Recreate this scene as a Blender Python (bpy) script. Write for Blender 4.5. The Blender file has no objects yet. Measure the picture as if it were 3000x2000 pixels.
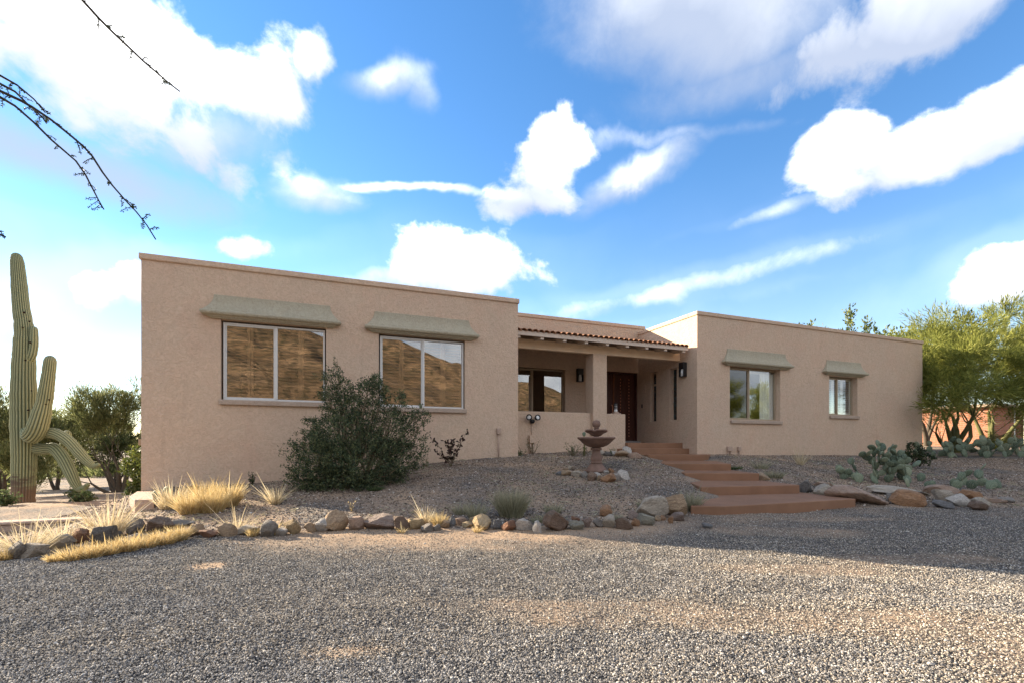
import bpy, bmesh, math, random
import numpy as np
from mathutils import Vector, Matrix
R = math.radians
scene = bpy.context.scene
COL = scene.collection

# ---------------------------------------------------------------- camera
cam = bpy.data.cameras.new('camera'); cam_o = bpy.data.objects.new('camera', cam); COL.objects.link(cam_o)
cam_o.location = (0, 0, 0); cam_o.rotation_euler = (R(90), 0, 0)
cam.sensor_width = 36; cam.lens = 16.39; cam.shift_y = 0.1; cam.clip_start = .05; cam.clip_end = 6000
scene.camera = cam_o
scene.render.resolution_x = 1024; scene.render.resolution_y = 682

# ---------------------------------------------------------------- sun and sky
SUN_DIR = Vector((-.914, .405, .374)).normalized()      # towards the sun
SUN_STRENGTH = 3.25; SKY_STRENGTH = .056; EXPOSURE = 2.48
sun = bpy.data.lights.new('sun', 'SUN'); sun.energy = SUN_STRENGTH; sun.angle = R(.55); sun.color = (1, .86, .66)
sun_o = bpy.data.objects.new('sun', sun); COL.objects.link(sun_o)
sun_o.rotation_euler = SUN_DIR.to_track_quat('Z', 'Y').to_euler()
scene.view_settings.view_transform = 'Standard'; scene.view_settings.look = 'None'
scene.view_settings.exposure = EXPOSURE; scene.view_settings.gamma = 1; scene.view_settings.use_curve_mapping = False

class NT:
    """small helper for building node trees"""
    def __init__(s, tree): s.t = tree; s.n = tree.nodes; s.l = tree.links
    def new(s, typ, **kw):
        n = s.n.new(typ)
        for k, v in kw.items(): setattr(n, k, v)
        return n
    def put(s, sock, v):
        if v is None: return
        if isinstance(v, bpy.types.NodeSocket): s.l.new(v, sock)
        else: sock.default_value = v
    def math(s, op, a, b=None, c=None, clamp=False):
        n = s.new('ShaderNodeMath', operation=op, use_clamp=clamp)
        for i, v in enumerate((a, b, c)): s.put(n.inputs[i], v)
        return n.outputs[0]
    def vmath(s, op, a, b=None):
        n = s.new('ShaderNodeVectorMath', operation=op); s.put(n.inputs[0], a)
        if op == 'SCALE': s.put(n.inputs['Scale'], b)
        else: s.put(n.inputs[1], b)
        return n.outputs['Value'] if op in ('DOT_PRODUCT', 'LENGTH') else n.outputs[0]
    def noise(s, vec, scale, detail=4, rough=.55, dist=0, out='Fac'):
        n = s.new('ShaderNodeTexNoise'); s.put(n.inputs['Vector'], vec)
        n.inputs['Scale'].default_value = scale; n.inputs['Detail'].default_value = detail
        n.inputs['Roughness'].default_value = rough; n.inputs['Distortion'].default_value = dist
        return n.outputs[out]
    def voro(s, vec, scale, feature='F1', out='Distance', rand=1):
        n = s.new('ShaderNodeTexVoronoi', feature=feature); s.put(n.inputs['Vector'], vec)
        n.inputs['Scale'].default_value = scale; n.inputs['Randomness'].default_value = rand
        return n.outputs[out]
    def ramp(s, fac, stops, interp='LINEAR'):
        n = s.new('ShaderNodeValToRGB'); n.color_ramp.interpolation = interp
        el = n.color_ramp.elements
        while len(el) < len(stops): el.new(.5)
        for e, (p, c) in zip(el, stops):
            e.position = p; e.color = (*c, 1) if len(c) == 3 else c
        s.put(n.inputs[0], fac); return n.outputs[0]
    def mix(s, fac, a, b, mode='MIX'):
        n = s.new('ShaderNodeMix', data_type='RGBA', blend_type=mode)
        s.put(n.inputs[0], fac)
        s.put(n.inputs[6], (*a, 1) if isinstance(a, tuple) and len(a) == 3 else a)
        s.put(n.inputs[7], (*b, 1) if isinstance(b, tuple) and len(b) == 3 else b)
        return n.outputs[2]
    def maprange(s, v, a, b, c=0., d=1., kind='LINEAR'):
        n = s.new('ShaderNodeMapRange', interpolation_type=kind); s.put(n.inputs[0], v)
        for i, q in enumerate((a, b, c, d)): s.put(n.inputs[i+1], q)
        return n.outputs[0]
    def bump(s, h, strength=.3, distance=.02, normal=None):
        n = s.new('ShaderNodeBump'); s.put(n.inputs['Height'], h)
        n.inputs['Strength'].default_value = strength; n.inputs['Distance'].default_value = distance
        if normal is not None: s.put(n.inputs['Normal'], normal)
        return n.outputs[0]

world = bpy.data.worlds.new('World'); scene.world = world; world.use_nodes = True
def build_sky():
    t = NT(world.node_tree); t.n.clear()
    d0 = t.new('ShaderNodeTexCoord').outputs['Generated']
    sky = t.new('ShaderNodeTexSky', sky_type='NISHITA', sun_disc=False)
    sky.sun_elevation = math.asin(SUN_DIR.z); sky.sun_rotation = math.atan2(SUN_DIR.x, SUN_DIR.y)
    sky.air_density = 1.15; sky.dust_density = .04; sky.ozone_density = 2.0; sky.altitude = 700
    # ragged edges: the direction is displaced by noise before the cloud masses are measured
    wob = t.vmath('SUBTRACT', t.noise(d0, 3.2, 5, .58, .3, out='Color'), (.5, .5, .5))
    d = t.vmath('NORMALIZE', t.vmath('ADD', d0, t.vmath('SCALE', wob, .10)))
    fine = t.noise(d0, 6.5, 8, .64, .25)
    def blob(c, rx, ry, ang, s):
        c = Vector(c).normalized(); r = c.cross(Vector((0, 0, 1))).normalized(); u = r.cross(c)
        e1 = (r*math.cos(ang)+u*math.sin(ang))/rx; e2 = (u*math.cos(ang)-r*math.sin(ang))/ry
        p = t.math('SUBTRACT', t.vmath('DOT_PRODUCT', d, tuple(e1)), e1.dot(c))
        q = t.math('SUBTRACT', t.vmath('DOT_PRODUCT', d, tuple(e2)), e2.dot(c))
        w = t.math('MULTIPLY', t.math('SUBTRACT', 1., t.vmath('DOT_PRODUCT', d, tuple(c))), 3.)
        cb = t.new('ShaderNodeCombineXYZ'); t.put(cb.inputs[0], p); t.put(cb.inputs[1], q); t.put(cb.inputs[2], w)
        f = t.maprange(t.vmath('LENGTH', cb.outputs[0]), 1.5, 0., 0., s, 'SMOOTHSTEP')
        return f, q
    def at(px, py): return ((px-1500)/1366, 1, (1300-py)/1366)
    rad = lambda px, py, r: r/1366/ (1+((px-1500)/1366)**2+((1300-py)/1366)**2)**.5
    spec = [(280, 150, 600, 300, -8, 1.15, .15), (760, 260, 250, 170, 35, 1.1, .1), (900, 180, 130, 90, 50, .95, 0), (240, 470, 480, 110, 0, .8, -.8), (600, 400, 240, 120, 20, .75, -.35),
            (1130, 215, 190, 48, 16, .60, 0), (1230, 240, 90, 60, -50, .5, 0), (1215, 558, 420, 17, 1, .62, .3), (1640, 420, 135, 95, 0, 1.05, .25), (1590, 500, 150, 110, 0, 1.05, .1), (1570, 590, 250, 70, 4, 1.0, -.15), (1790, 545, 160, 60, 14, .9, 0),
            (1860, 500, 220, 60, 24, .8, 0), (1330, 785, 330, 120, 3, 1.15, .2), (1120, 840, 220, 60, 15, .8, 0), (470, 815, 290, 95, 14, 1.0, .2),
            (740, 725, 150, 60, 0, .85, .2), (2050, 40, 420, 190, -12, 1.1, -.25), (2650, 30, 560, 200, 6, 1.1, -.1), (2250, 200, 460, 100, -5, .65, -.6),
            (2440, 440, 200, 120, 0, 1.1, .2), (2680, 440, 300, 130, 10, 1.1, 0), (2960, 330, 260, 160, 25, 1.1, .2), (2990, 790, 210, 105, 10, 1.1, .2), (330, 1075, 130, 50, 0, 1.0, .2),
            (40, 960, 160, 170, 0, .75, 0), (2050, 830, 620, 45, 9, .5, .2), (930, 565, 150, 65, 0, .7, 0), (2000, 380, 420, 32, -8, .42, .2),
            (2300, 600, 300, 30, 4, .4, .2), (1700, 900, 500, 40, 3, .38, .2)]
    blobs = [(at(x, y), rad(x, y, a), rad(x, y, b), R(g), s, sh) for x, y, a, b, g, s, sh in spec]
    D = None; HS = None; W = None; DS = None
    for c, rx, ry, ang, s, sh in blobs:
        f, q = blob(c, rx, ry, ang, s)
        hh = t.math('MULTIPLY', f, t.math('ADD', q, sh*2.0))
        if s < .84 or sh <= -.2: DS = f if DS is None else t.math('MAXIMUM', DS, f)
        else: D = f if D is None else t.math('MAXIMUM', D, f)
        HS = hh if HS is None else t.math('ADD', HS, hh)
        W = f if W is None else t.math('ADD', W, f)
    # unseen cloud added around the hand-placed part, to raise the light on the shaded walls
    away = t.maprange(t.vmath('DOT_PRODUCT', d0, (0., .93, .37)), .72, .45)
    rest = t.math('MULTIPLY', t.maprange(t.noise(d, 1.9, 2, .5), .34, .50), away)
    D = t.math('MAXIMUM', D, rest)
    H = t.math('DIVIDE', HS, t.math('ADD', W, .3))
    puff = t.math('SUBTRACT', 1., t.voro(t.vmath('ADD', d0, t.vmath('SCALE', wob, .25)), 11.))
    dens = t.math('ADD', D, t.math('ADD', t.math('MULTIPLY', t.math('SUBTRACT', fine, .5), 1.5), t.math('MULTIPLY', t.math('SUBTRACT', puff, .62), .5)))
    a1 = t.maprange(dens, .38, .80, 0., .98, 'SMOOTHSTEP')
    a2 = t.maprange(t.math('ADD', DS, t.math('MULTIPLY', t.math('SUBTRACT', fine, .5), .8)), .12, .95, 0., .92, 'SMOOTHSTEP')
    sep = t.new('ShaderNodeSeparateXYZ'); t.put(sep.inputs[0], d0)
    veil = t.math('MULTIPLY', t.maprange(sep.outputs[2], .50, .02, 0., .30, 'SMOOTHSTEP'), t.maprange(t.noise(d0, 2.2, 4, .5), .3, .7, .55, 1.))
    alpha = t.math('MAXIMUM', t.math('MAXIMUM', a1, a2), veil)
    shade = t.math('ADD', t.math('MULTIPLY', H, 1.05), t.math('MULTIPLY', t.math('ADD', t.math('MULTIPLY', t.math('SUBTRACT', fine, .5), 1.1), t.math('MULTIPLY', t.math('SUBTRACT', puff, .62), .9))))
    ccol = t.ramp(t.maprange(shade, -.7, .6), [(0, (.235, .27, .345)), (.42, (.37, .395, .44)), (.68, (.66, .665, .68)), (1, (1.08, 1.06, 1.04))])
    hsv = t.new('ShaderNodeHueSaturation'); hsv.inputs['Saturation'].default_value = 1.26; hsv.inputs['Value'].default_value = 1.0
    t.put(hsv.inputs['Color'], sky.outputs[0])
    bg1 = t.new('ShaderNodeBackground'); t.put(bg1.inputs[0], t.mix(1., hsv.outputs[0], (1.02, .945, .98), 'MULTIPLY')); bg1.inputs[1].default_value = SKY_STRENGTH
    bg2 = t.new('ShaderNodeBackground'); t.put(bg2.inputs[0], ccol); bg2.inputs[1].default_value = CLOUD
    mx = t.new('ShaderNodeMixShader'); t.put(mx.inputs[0], alpha); t.l.new(bg1.outputs[0], mx.inputs[1]); t.l.new(bg2.outputs[0], mx.inputs[2])
    t.l.new(mx.outputs[0], t.new('ShaderNodeOutputWorld').inputs[0])
CLOUD = .48
build_sky()

# ---------------------------------------------------------------- terrain
import numpy as np
TER = np.array([
 # gravel drive
 *[(x, y, -1.04) for x in (-3.5, -1.5, .5, 2.5, 4.5, 6.5, 9, 12) for y in (-2, 0, 2, 3.4, 4.6)],
 (-2.1, 5.4, -1.04), (0, 5.45, -1.04), (1.4, 5.7, -1.04), (2.5, 6.2, -1.04), (3.6, 6.7, -1.04), (5, 7.1, -1.04), (6.6, 7.7, -1.04),
 (7.6, 7.2, -1.04), (8.8, 7.1, -1.04), (10.5, 7.2, -1.04), (14, 7.5, -1.04), (20, 8, -1.02), (8, 6, -1.04), (12, 6, -1.04),
 (-5.5, 3, -1.14), (-5.5, 1, -1.12), (-8, 3, -1.3), (-8, 0, -1.25), (-12, 2, -1.5), (-5, 4.6, -1.13), (-6.3, 5.2, -1.23), (-4.2, 5.1, -1.09),
 (-9, 5, -1.4), (-7.6, 6.4, -1.33), (-6.2, 6.7, -1.2),
 # planting bed in front of the left wing
 (-6.72, 8.45, -.86), (-5.62, 8.9, -.79), (-4.55, 9.35, -.725), (-3.2, 9.85, -.62), (-1.75, 10.45, -.42), (.1, 11.2, -.30),
 (-.8, 8.2, -.70), (-2.6, 8, -.80), (-4, 7.5, -.88), (0, 7, -.88), (1.5, 7.6, -.83), (-2, 6.5, -.95), (-4.3, 6.4, -1.0), (-5.3, 6.9, -1.0),
 (-3.7, 5.75, -1.04), (-2.1, 5.95, -1.0), (0, 6.0, -.99), (1.36, 6.4, -.97),
 (1.72, 9.5, -.60), (.6, 9.7, -.60), (2.5, 9.6, -.59), (1.7, 8.5, -.74), (1.7, 10.6, -.43), (0, 10.2, -.46), (2.7, 11.2, -.34),
 (.9, 11.9, -.25), (1.7, 12.3, -.22), (2.9, 12.9, -.22), (3.2, 12.2, -.27),
 # beside and under the stair
 (3.42, 10.7, -.45), (3.45, 9.6, -.61), (3.15, 8.1, -.79), (2.5, 6.8, -.99),
 (4.5, 12.3, -.55), (4.3, 10.9, -.65), (4.3, 9.6, -.83), (4.2, 8.3, -.98), (4.2, 7.3, -1.04),
 (5.75, 12.7, -.34), (5.3, 10.5, -.60), (5.35, 9.4, -.76), (5.55, 8.5, -.92), (6, 8.1, -.97),
 # right bed
 (6.0, 13.5, -.31), (8.5, 14.5, -.34), (11, 15.5, -.37), (15.1, 17.1, -.42),
 (7, 10, -.82), (9, 10.5, -.78), (8, 12.5, -.55), (11, 12, -.68), (12, 10, -.88), (10, 8.6, -.98), (14, 13, -.62), (17, 15.5, -.46),
 (18, 18, -.33), (22, 22, -.22), (24, 26, -.05), (32, 31, .1), (22, 14, -.5), (28, 18, -.4), (30, 10, -.8),
 # left yard
 (-7.7, 8.2, -1.2), (-8.5, 9.8, -1.26), (-11.3, 11, -1.37), (-9.8, 9.4, -1.25), (-13, 13.5, -1.5), (-9.6, 13, -1.4), (-16, 14, -1.7), (-15, 20, -1.9),
 (-24, 22, -2.4), (-14, 8, -1.5), (-20, 5, -1.8), (-12, 30, -2.2), (-32, 32, -3), (0, 18, -.8), (6, 20, -.6), (8, 32, -.6),
 (0, -12, -1.1), (-14, -10, -1.4), (14, -10, -1.1), (0, -25, -1.2), (25, -20, -1.2), (-30, -15, -2)], float)
def _tps(d2):
    return np.where(d2 > 1e-12, .5*d2*np.log(np.maximum(d2, 1e-12)), 0)
def _fit():
    P = TER[:, :2]; n = len(P)
    K = _tps(((P[:, None]-P[None])**2).sum(-1)) + np.eye(n)*.02
    Q = np.hstack([np.ones((n, 1)), P])
    A = np.block([[K, Q], [Q.T, np.zeros((3, 3))]])
    return np.linalg.solve(A, np.concatenate([TER[:, 2], np.zeros(3)]))
TW = _fit()
def _hash_noise(x, y, seed=0):
    xi = np.floor(x).astype(np.int64); yi = np.floor(y).astype(np.int64); fx = x-xi; fy = y-yi
    def h(a, b):
        v = (a*374761393 + b*668265263 + seed*974711) & 0xffffffff
        v = ((v ^ (v >> 13))*1274126177) & 0xffffffff
        return ((v ^ (v >> 16)) & 0xffff)/65535.
    sx = fx*fx*(3-2*fx); sy = fy*fy*(3-2*fy)
    return (h(xi, yi)*(1-sx)+h(xi+1, yi)*sx)*(1-sy) + (h(xi, yi+1)*(1-sx)+h(xi+1, yi+1)*sx)*sy
def height(X, Y):
    X = np.atleast_1d(np.asarray(X, float)); Y = np.atleast_1d(np.asarray(Y, float))
    R = np.hypot(X, Y); out = np.empty(len(X))
    k = np.minimum(1, 34/np.maximum(R, 1e-6)); xs = X*k; ys = Y*k
    for i in range(0, len(X), 8000):
        x = xs[i:i+8000]; y = ys[i:i+8000]
        d2 = (x[:, None]-TER[None, :, 0])**2 + (y[:, None]-TER[None, :, 1])**2
        out[i:i+8000] = _tps(d2) @ TW[:-3] + TW[-3] + TW[-2]*x + TW[-1]*y
    far = np.clip((R-34)/120, 0, 1)
    out = out*(1-far) + far*np.where(X < 0, -6., -1.5)
    near = np.clip(1-(R-20)/20, 0, 1)
    out += near*(.03*(_hash_noise(X*1.1, Y*1.1)-.5) + .022*(_hash_noise(X*3.1, Y*3.1, 3)-.5) + .012*(_hash_noise(X*8, Y*8, 5)-.5))
    return out
def hz(x, y):
    return float(height([x], [y])[0])
# edge of the gravel drive, along the rock border and the lowest step
EDGE = [(-60, -6), (-12, 3.6), (-6.6, 5.0), (-4.7, 5.15), (-3.76, 5.42), (-2.1, 5.68), (0, 5.72), (1.36, 6.05), (2.4, 6.55), (5.5, 7.5), (6.65, 7.95), (7.6, 7.5), (8.6, 7.35), (12, 7.6), (40, 9.5), (80, 12)]
def edge_y(x):
    return np.interp(x, [e[0] for e in EDGE], [e[1] for e in EDGE])


# ---------------------------------------------------------------- materials
def mat(name, build, rough=.85, spec=.3):
    m = bpy.data.materials.new(name); m.use_nodes = True
    t = NT(m.node_tree); b = t.n['Principled BSDF']
    b.inputs['Roughness'].default_value = rough; b.inputs['Specular IOR Level'].default_value = spec
    t.b = b; t.obj = t.new('ShaderNodeTexCoord').outputs['Object']
    t.geo = t.new('ShaderNodeNewGeometry')
    build(t)
    return m
def setc(t, c): t.put(t.b.inputs['Base Color'], (*c, 1) if isinstance(c, tuple) and len(c) == 3 else c)
def plain(c, var=.12, sc=9, bump=0, bsc=60):
    def f(t):
        v = t.noise(t.obj, sc, 5, .6)
        setc(t, t.mix(v, tuple(x*(1-var*1.6) for x in c), tuple(min(1, x*(1+var*1.6)) for x in c)))
        if bump: t.put(t.b.inputs['Normal'], t.bump(t.noise(t.obj, bsc, 4), bump, .01))
    return f
def stucco(c, streak=1.):
    def f(t):
        big = t.noise(t.obj, .55, 4, .6); mid = t.noise(t.obj, 2.6, 5, .65, .4)
        a = t.mix(t.maprange(big, .3, .7), tuple(x*.95 for x in c), (c[0]*1.04, c[1]*1.0, c[2]*.96))
        a = t.mix(t.math('MULTIPLY', t.maprange(mid, .35, .7), .35), a, (c[0]*.90, c[1]*.80, c[2]*.76))
        a = t.mix(t.math('MULTIPLY', t.maprange(t.noise(t.obj, .9, 5, .62, .8), .50, .68), .38*streak), a, (c[0]*1.0, c[1]*.84, c[2]*.80))
        a = t.mix(t.math('MULTIPLY', t.maprange(t.noise(t.obj, 1.4, 5, .6, .8), .56, .70), .28*streak), a, (c[0]*.86, c[1]*.90, c[2]*.88))
        zz = t.new('ShaderNodeMapping'); t.put(zz.inputs[0], t.obj); zz.inputs['Scale'].default_value = (3.2, 3.2, .22)
        a = t.mix(t.math('MULTIPLY', t.maprange(t.noise(zz.outputs[0], 1.5, 4, .6), .60, .74), .30*streak), a, (c[0]*.66, c[1]*.62, c[2]*.60))
        knock = t.noise(t.obj, 15, 5, .62, 1.4); grit = t.noise(t.obj, 70, 3, .6)
        flat = t.maprange(knock, .38, .6)
        hgt = t.math('ADD', flat, t.math('MULTIPLY', grit, .35))
        # relief shade painted in: low spots of the trowelled finish are darkened
        a = t.mix(t.math('MULTIPLY', t.math('SUBTRACT', 1., flat), .30), a, (c[0]*.55, c[1]*.5, c[2]*.45))
        # faint hairline cracks along the courses below
        sx = t.new('ShaderNodeMapping'); t.put(sx.inputs[0], t.obj); sx.inputs['Scale'].default_value = (.5, .5, 2.6)
        cr = t.noise(sx.outputs[0], 1.6, 6, .6, .6)
        crack = t.maprange(t.math('ABSOLUTE', t.math('SUBTRACT', cr, .5)), 0., .006, 1., 0.)
        gate = t.maprange(t.noise(t.obj, .8, 2), .5, .62)
        a = t.mix(t.math('MULTIPLY', t.math('MULTIPLY', crack, gate), .45*streak), a, (c[0]*.4, c[1]*.36, c[2]*.33))
        setc(t, a); t.put(t.b.inputs['Normal'], t.bump(hgt, .6, .010))
    return f
def bark(c):
    def f(t):
        mp = t.new('ShaderNodeMapping'); t.put(mp.inputs[0], t.obj); mp.inputs['Scale'].default_value = (6, 6, 1.4)
        v = t.noise(mp.outputs[0], 4, 6, .65, .6)
        setc(t, t.mix(v, tuple(x*.55 for x in c), tuple(x*1.35 for x in c))); t.put(t.b.inputs['Normal'], t.bump(v, .6, .02))
    return f
def leafy(a, b, c, trans=.3):
    """leaf colours vary leaf by leaf; some light passes through"""
    def f(t):
        rnd = t.geo.outputs['Random Per Island']
        col = t.ramp(rnd, [(0, a), (.55, b), (1, c)])
        setc(t, col); t.b.inputs['Roughness'].default_value = .6
        tr = t.new('ShaderNodeBsdfTranslucent'); t.put(tr.inputs[0], col)
        mx = t.new('ShaderNodeMixShader'); mx.inputs[0].default_value = trans
        t.l.new(t.b.outputs[0], mx.inputs[1]); t.l.new(tr.outputs[0], mx.inputs[2])
        t.l.new(mx.outputs[0], t.n['Material Output'].inputs[0])
    return f
def rockf(t):
    oi = t.new('ShaderNodeObjectInfo'); base = oi.outputs['Color']
    off = t.vmath('ADD', t.obj, t.vmath('SCALE', oi.outputs['Location'], 3.7))
    mp = t.new('ShaderNodeMapping'); t.put(mp.inputs[0], off); mp.inputs['Scale'].default_value = (1, 1, 2.6); mp.inputs['Rotation'].default_value = (.5, .3, .2)
    v = t.noise(mp.outputs[0], 7, 8, .68, 1.2); w = t.noise(off, 26, 6, .7)
    a = t.mix(t.maprange(v, .32, .68), t.mix(1., base, (.55, .50, .46), 'MULTIPLY'), t.mix(1., base, (1.3, 1.26, 1.2), 'MULTIPLY'))
    a = t.mix(t.math('MULTIPLY', t.maprange(w, .52, .75), .5), a, (.33, .28, .23))
    vein = t.maprange(t.math('ABSOLUTE', t.math('SUBTRACT', t.noise(mp.outputs[0], 4, 5, .6, 2), .5)), 0., .02, 1., 0.)
    a = t.mix(t.math('MULTIPLY', vein, .4), a, (.12, .09, .07))
    n = t.new('ShaderNodeSeparateXYZ'); t.put(n.inputs[0], t.geo.outputs['Normal'])
    dust = t.math('MULTIPLY', t.maprange(n.outputs[2], .45, .95), t.maprange(t.noise(off, 9, 4), .35, .65))
    a = t.mix(t.math('MULTIPLY', dust, .4), a, (.40, .35, .29))
    setc(t, a); hg = t.math('ADD', t.math('MULTIPLY', v, 1.4), t.math('ADD', t.math('MULTIPLY', w, .6), t.math('MULTIPLY', vein, -.4)))
    t.put(t.b.inputs['Normal'], t.bump(hg, .9, .035))
def ground_f(kind):
    def f(t):
        pos = t.geo.outputs['Position']
        cell = t.voro(pos, 85 if kind == 'drive' else 50, out='Color'); dist = t.voro(pos, 85 if kind == 'drive' else 50)
        sep = t.new('ShaderNodeSeparateColor'); t.put(sep.inputs[0], cell)
        stone = t.ramp(sep.outputs[0], [(0, (.04, .039, .04)), (.35, (.095, .088, .083)), (.7, (.17, .152, .135)), (1, (.30, .27, .235))])
        soil = t.mix(t.noise(pos, 24, 6, .7), (.26, .178, .115), (.42, .30, .205))
        if kind == 'drive':
            at = t.new('ShaderNodeAttribute'); at.attribute_name = 'bare'
            m = t.math('ADD', at.outputs['Fac'], t.math('MULTIPLY', t.math('SUBTRACT', t.noise(pos, 1.1, 5, .65), .5), .9))
            k = t.maprange(t.math('ADD', m, t.math('MULTIPLY', t.math('SUBTRACT', t.noise(pos, 16, 3), .5), .35)), .35, .8)
        else:
            k = t.maprange(t.math('ADD', t.noise(pos, .9, 5, .6), t.math('MULTIPLY', t.math('SUBTRACT', t.noise(pos, 18, 3), .5), .4)), .36, .66)
        setc(t, t.mix(k, stone, soil))
        hgt = t.math('ADD', t.math('MULTIPLY', t.math('SUBTRACT', 1., dist), t.math('SUBTRACT', 1.15, k)), t.math('MULTIPLY', t.noise(pos, 30, 5, .7), .8))
        t.put(t.b.inputs['Normal'], t.bump(hgt, 1., .014))
    return f
def pebble_f(stops):
    def f(t):
        rnd = t.new('ShaderNodeObjectInfo').outputs['Random']
        setc(t, t.ramp(rnd, stops))
    return f
def glass_f(refl, tint, rough=0.):
    def f(t):
        tr = t.new('ShaderNodeBsdfTransparent'); tr.inputs[0].default_value = (*tint, 1)
        gl = t.new('ShaderNodeBsdfGlossy'); gl.inputs['Roughness'].default_value = rough; gl.inputs['Color'].default_value = (.93, .95, .97, 1)
        wave = t.noise(t.obj, 1.3, 2, .4); t.put(gl.inputs['Normal'], t.bump(wave, .02, .01))
        fr = t.new('ShaderNodeLayerWeight'); fr.inputs['Blend'].default_value = .5
        fac = t.math('ADD', refl, t.math('MULTIPLY', fr.outputs['Fresnel'], .32), clamp=True)
        mx = t.new('ShaderNodeMixShader'); t.put(mx.inputs[0], fac)
        t.l.new(tr.outputs[0], mx.inputs[1]); t.l.new(gl.outputs[0], mx.inputs[2])
        t.l.new(mx.outputs[0], t.n['Material Output'].inputs[0])
    return f
def cactus_f(t):
    z = t.new('ShaderNodeSeparateXYZ'); t.put(z.inputs[0], t.obj)
    v = t.noise(t.obj, 5, 5, .6)
    a = t.mix(v, (.22, .245, .135), (.33, .35, .21))
    rib = t.new('ShaderNodeAttribute'); rib.attribute_name = 'rib'
    sp = t.voro(t.obj, 55)
    a = t.mix(t.maprange(rib.outputs['Fac'], .35, .95), (.095, .115, .065), a)
    ridge = t.math('MULTIPLY', t.maprange(rib.outputs['Fac'], .8, 1.), t.maprange(sp, .35, .1))
    a = t.mix(t.math('MULTIPLY', ridge, .75), a, (.55, .50, .33))
    mp = t.new('ShaderNodeMapping'); t.put(mp.inputs[0], t.obj); mp.inputs['Scale'].default_value = (2.2, 2.2, 7)
    ax_ = t.math('ABSOLUTE', z.outputs[0]); trunk_ = t.maprange(ax_, .34, .24)
    low = t.math('ADD', t.maprange(z.outputs[2], 1.5, .15), t.math('MULTIPLY', t.math('SUBTRACT', t.noise(mp.outputs[0], 1.6, 5, .65), .5), 1.9))
    a = t.mix(t.math('MULTIPLY', t.maprange(low, .62, .9), trunk_), a, (.13, .10, .075))
    a = t.mix(t.math('MULTIPLY', t.maprange(z.outputs[2], .45, .1), trunk_), a, (.24, .155, .10))
    setc(t, a); t.put(t.b.inputs['Normal'], t.bump(v, .3, .01))
def pad_f(t):
    oi = t.new('ShaderNodeObjectInfo')
    a = t.ramp(oi.outputs['Random'], [(0, (.10, .14, .095)), (.5, (.16, .205, .135)), (1, (.23, .26, .165))])
    a = t.mix(t.noise(t.obj, 14, 4), t.mix(1., a, (.75, .75, .75), 'MULTIPLY'), a)
    sp = t.voro(t.obj, 30, rand=.35)
    a = t.mix(t.math('MULTIPLY', t.maprange(sp, .34, .14), .85), a, (.50, .47, .36))
    setc(t, a); t.put(t.b.inputs['Normal'], t.bump(t.maprange(sp, .3, .1), .5, .01))
def brick_f(t):
    b = t.new('ShaderNodeTexBrick'); mp = t.new('ShaderNodeMapping'); t.put(mp.inputs[0], t.obj); mp.inputs['Rotation'].default_value = (R(90), 0, 0)
    sw = t.new('ShaderNodeSeparateXYZ'); t.put(sw.inputs[0], t.obj); cb = t.new('ShaderNodeCombineXYZ')
    t.put(cb.inputs[0], t.math('ADD', sw.outputs[0], sw.outputs[1])); t.put(cb.inputs[1], sw.outputs[2]); t.put(b.inputs['Vector'], cb.outputs[0])
    b.inputs['Color1'].default_value = (.36, .13, .07, 1); b.inputs['Color2'].default_value = (.27, .095, .05, 1); b.inputs['Mortar'].default_value = (.30, .22, .17, 1)
    b.inputs['Scale'].default_value = 1; b.inputs['Brick Width'].default_value = .4; b.inputs['Row Height'].default_value = .13; b.inputs['Mortar Size'].default_value = .018
    setc(t, t.mix(t.math('MULTIPLY', t.noise(t.obj, 5, 4), .5), b.outputs['Color'], (.42, .2, .12)))
    t.put(t.b.inputs['Normal'], t.bump(t.math('SUBTRACT', 1., b.outputs['Fac']), .8, .03))
def mountain_f(t):
    pos = t.geo.outputs['Position']
    v = t.noise(pos, .022, 9, .68, .6); w = t.noise(pos, .16, 7, .7)
    mp = t.new('ShaderNodeMapping'); t.put(mp.inputs[0], pos); mp.inputs['Scale'].default_value = (.016, .016, .035)
    band = t.noise(mp.outputs[0], 1.5, 6, .6, .8)
    a = t.mix(t.maprange(band, .35, .65), (.13, .08, .042), (.33, .21, .12))
    a = t.mix(t.maprange(v, .48, .66), a, (.10, .07, .04))
    a = t.mix(t.math('MULTIPLY', t.maprange(w, .48, .58), .75), a, (.045, .042, .022))
    setc(t, a); t.put(t.b.inputs['Normal'], t.bump(t.math('ADD', v, t.math('MULTIPLY', w, .35)), 1., 14.))
WALL = (.635, .492, .374)
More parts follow.
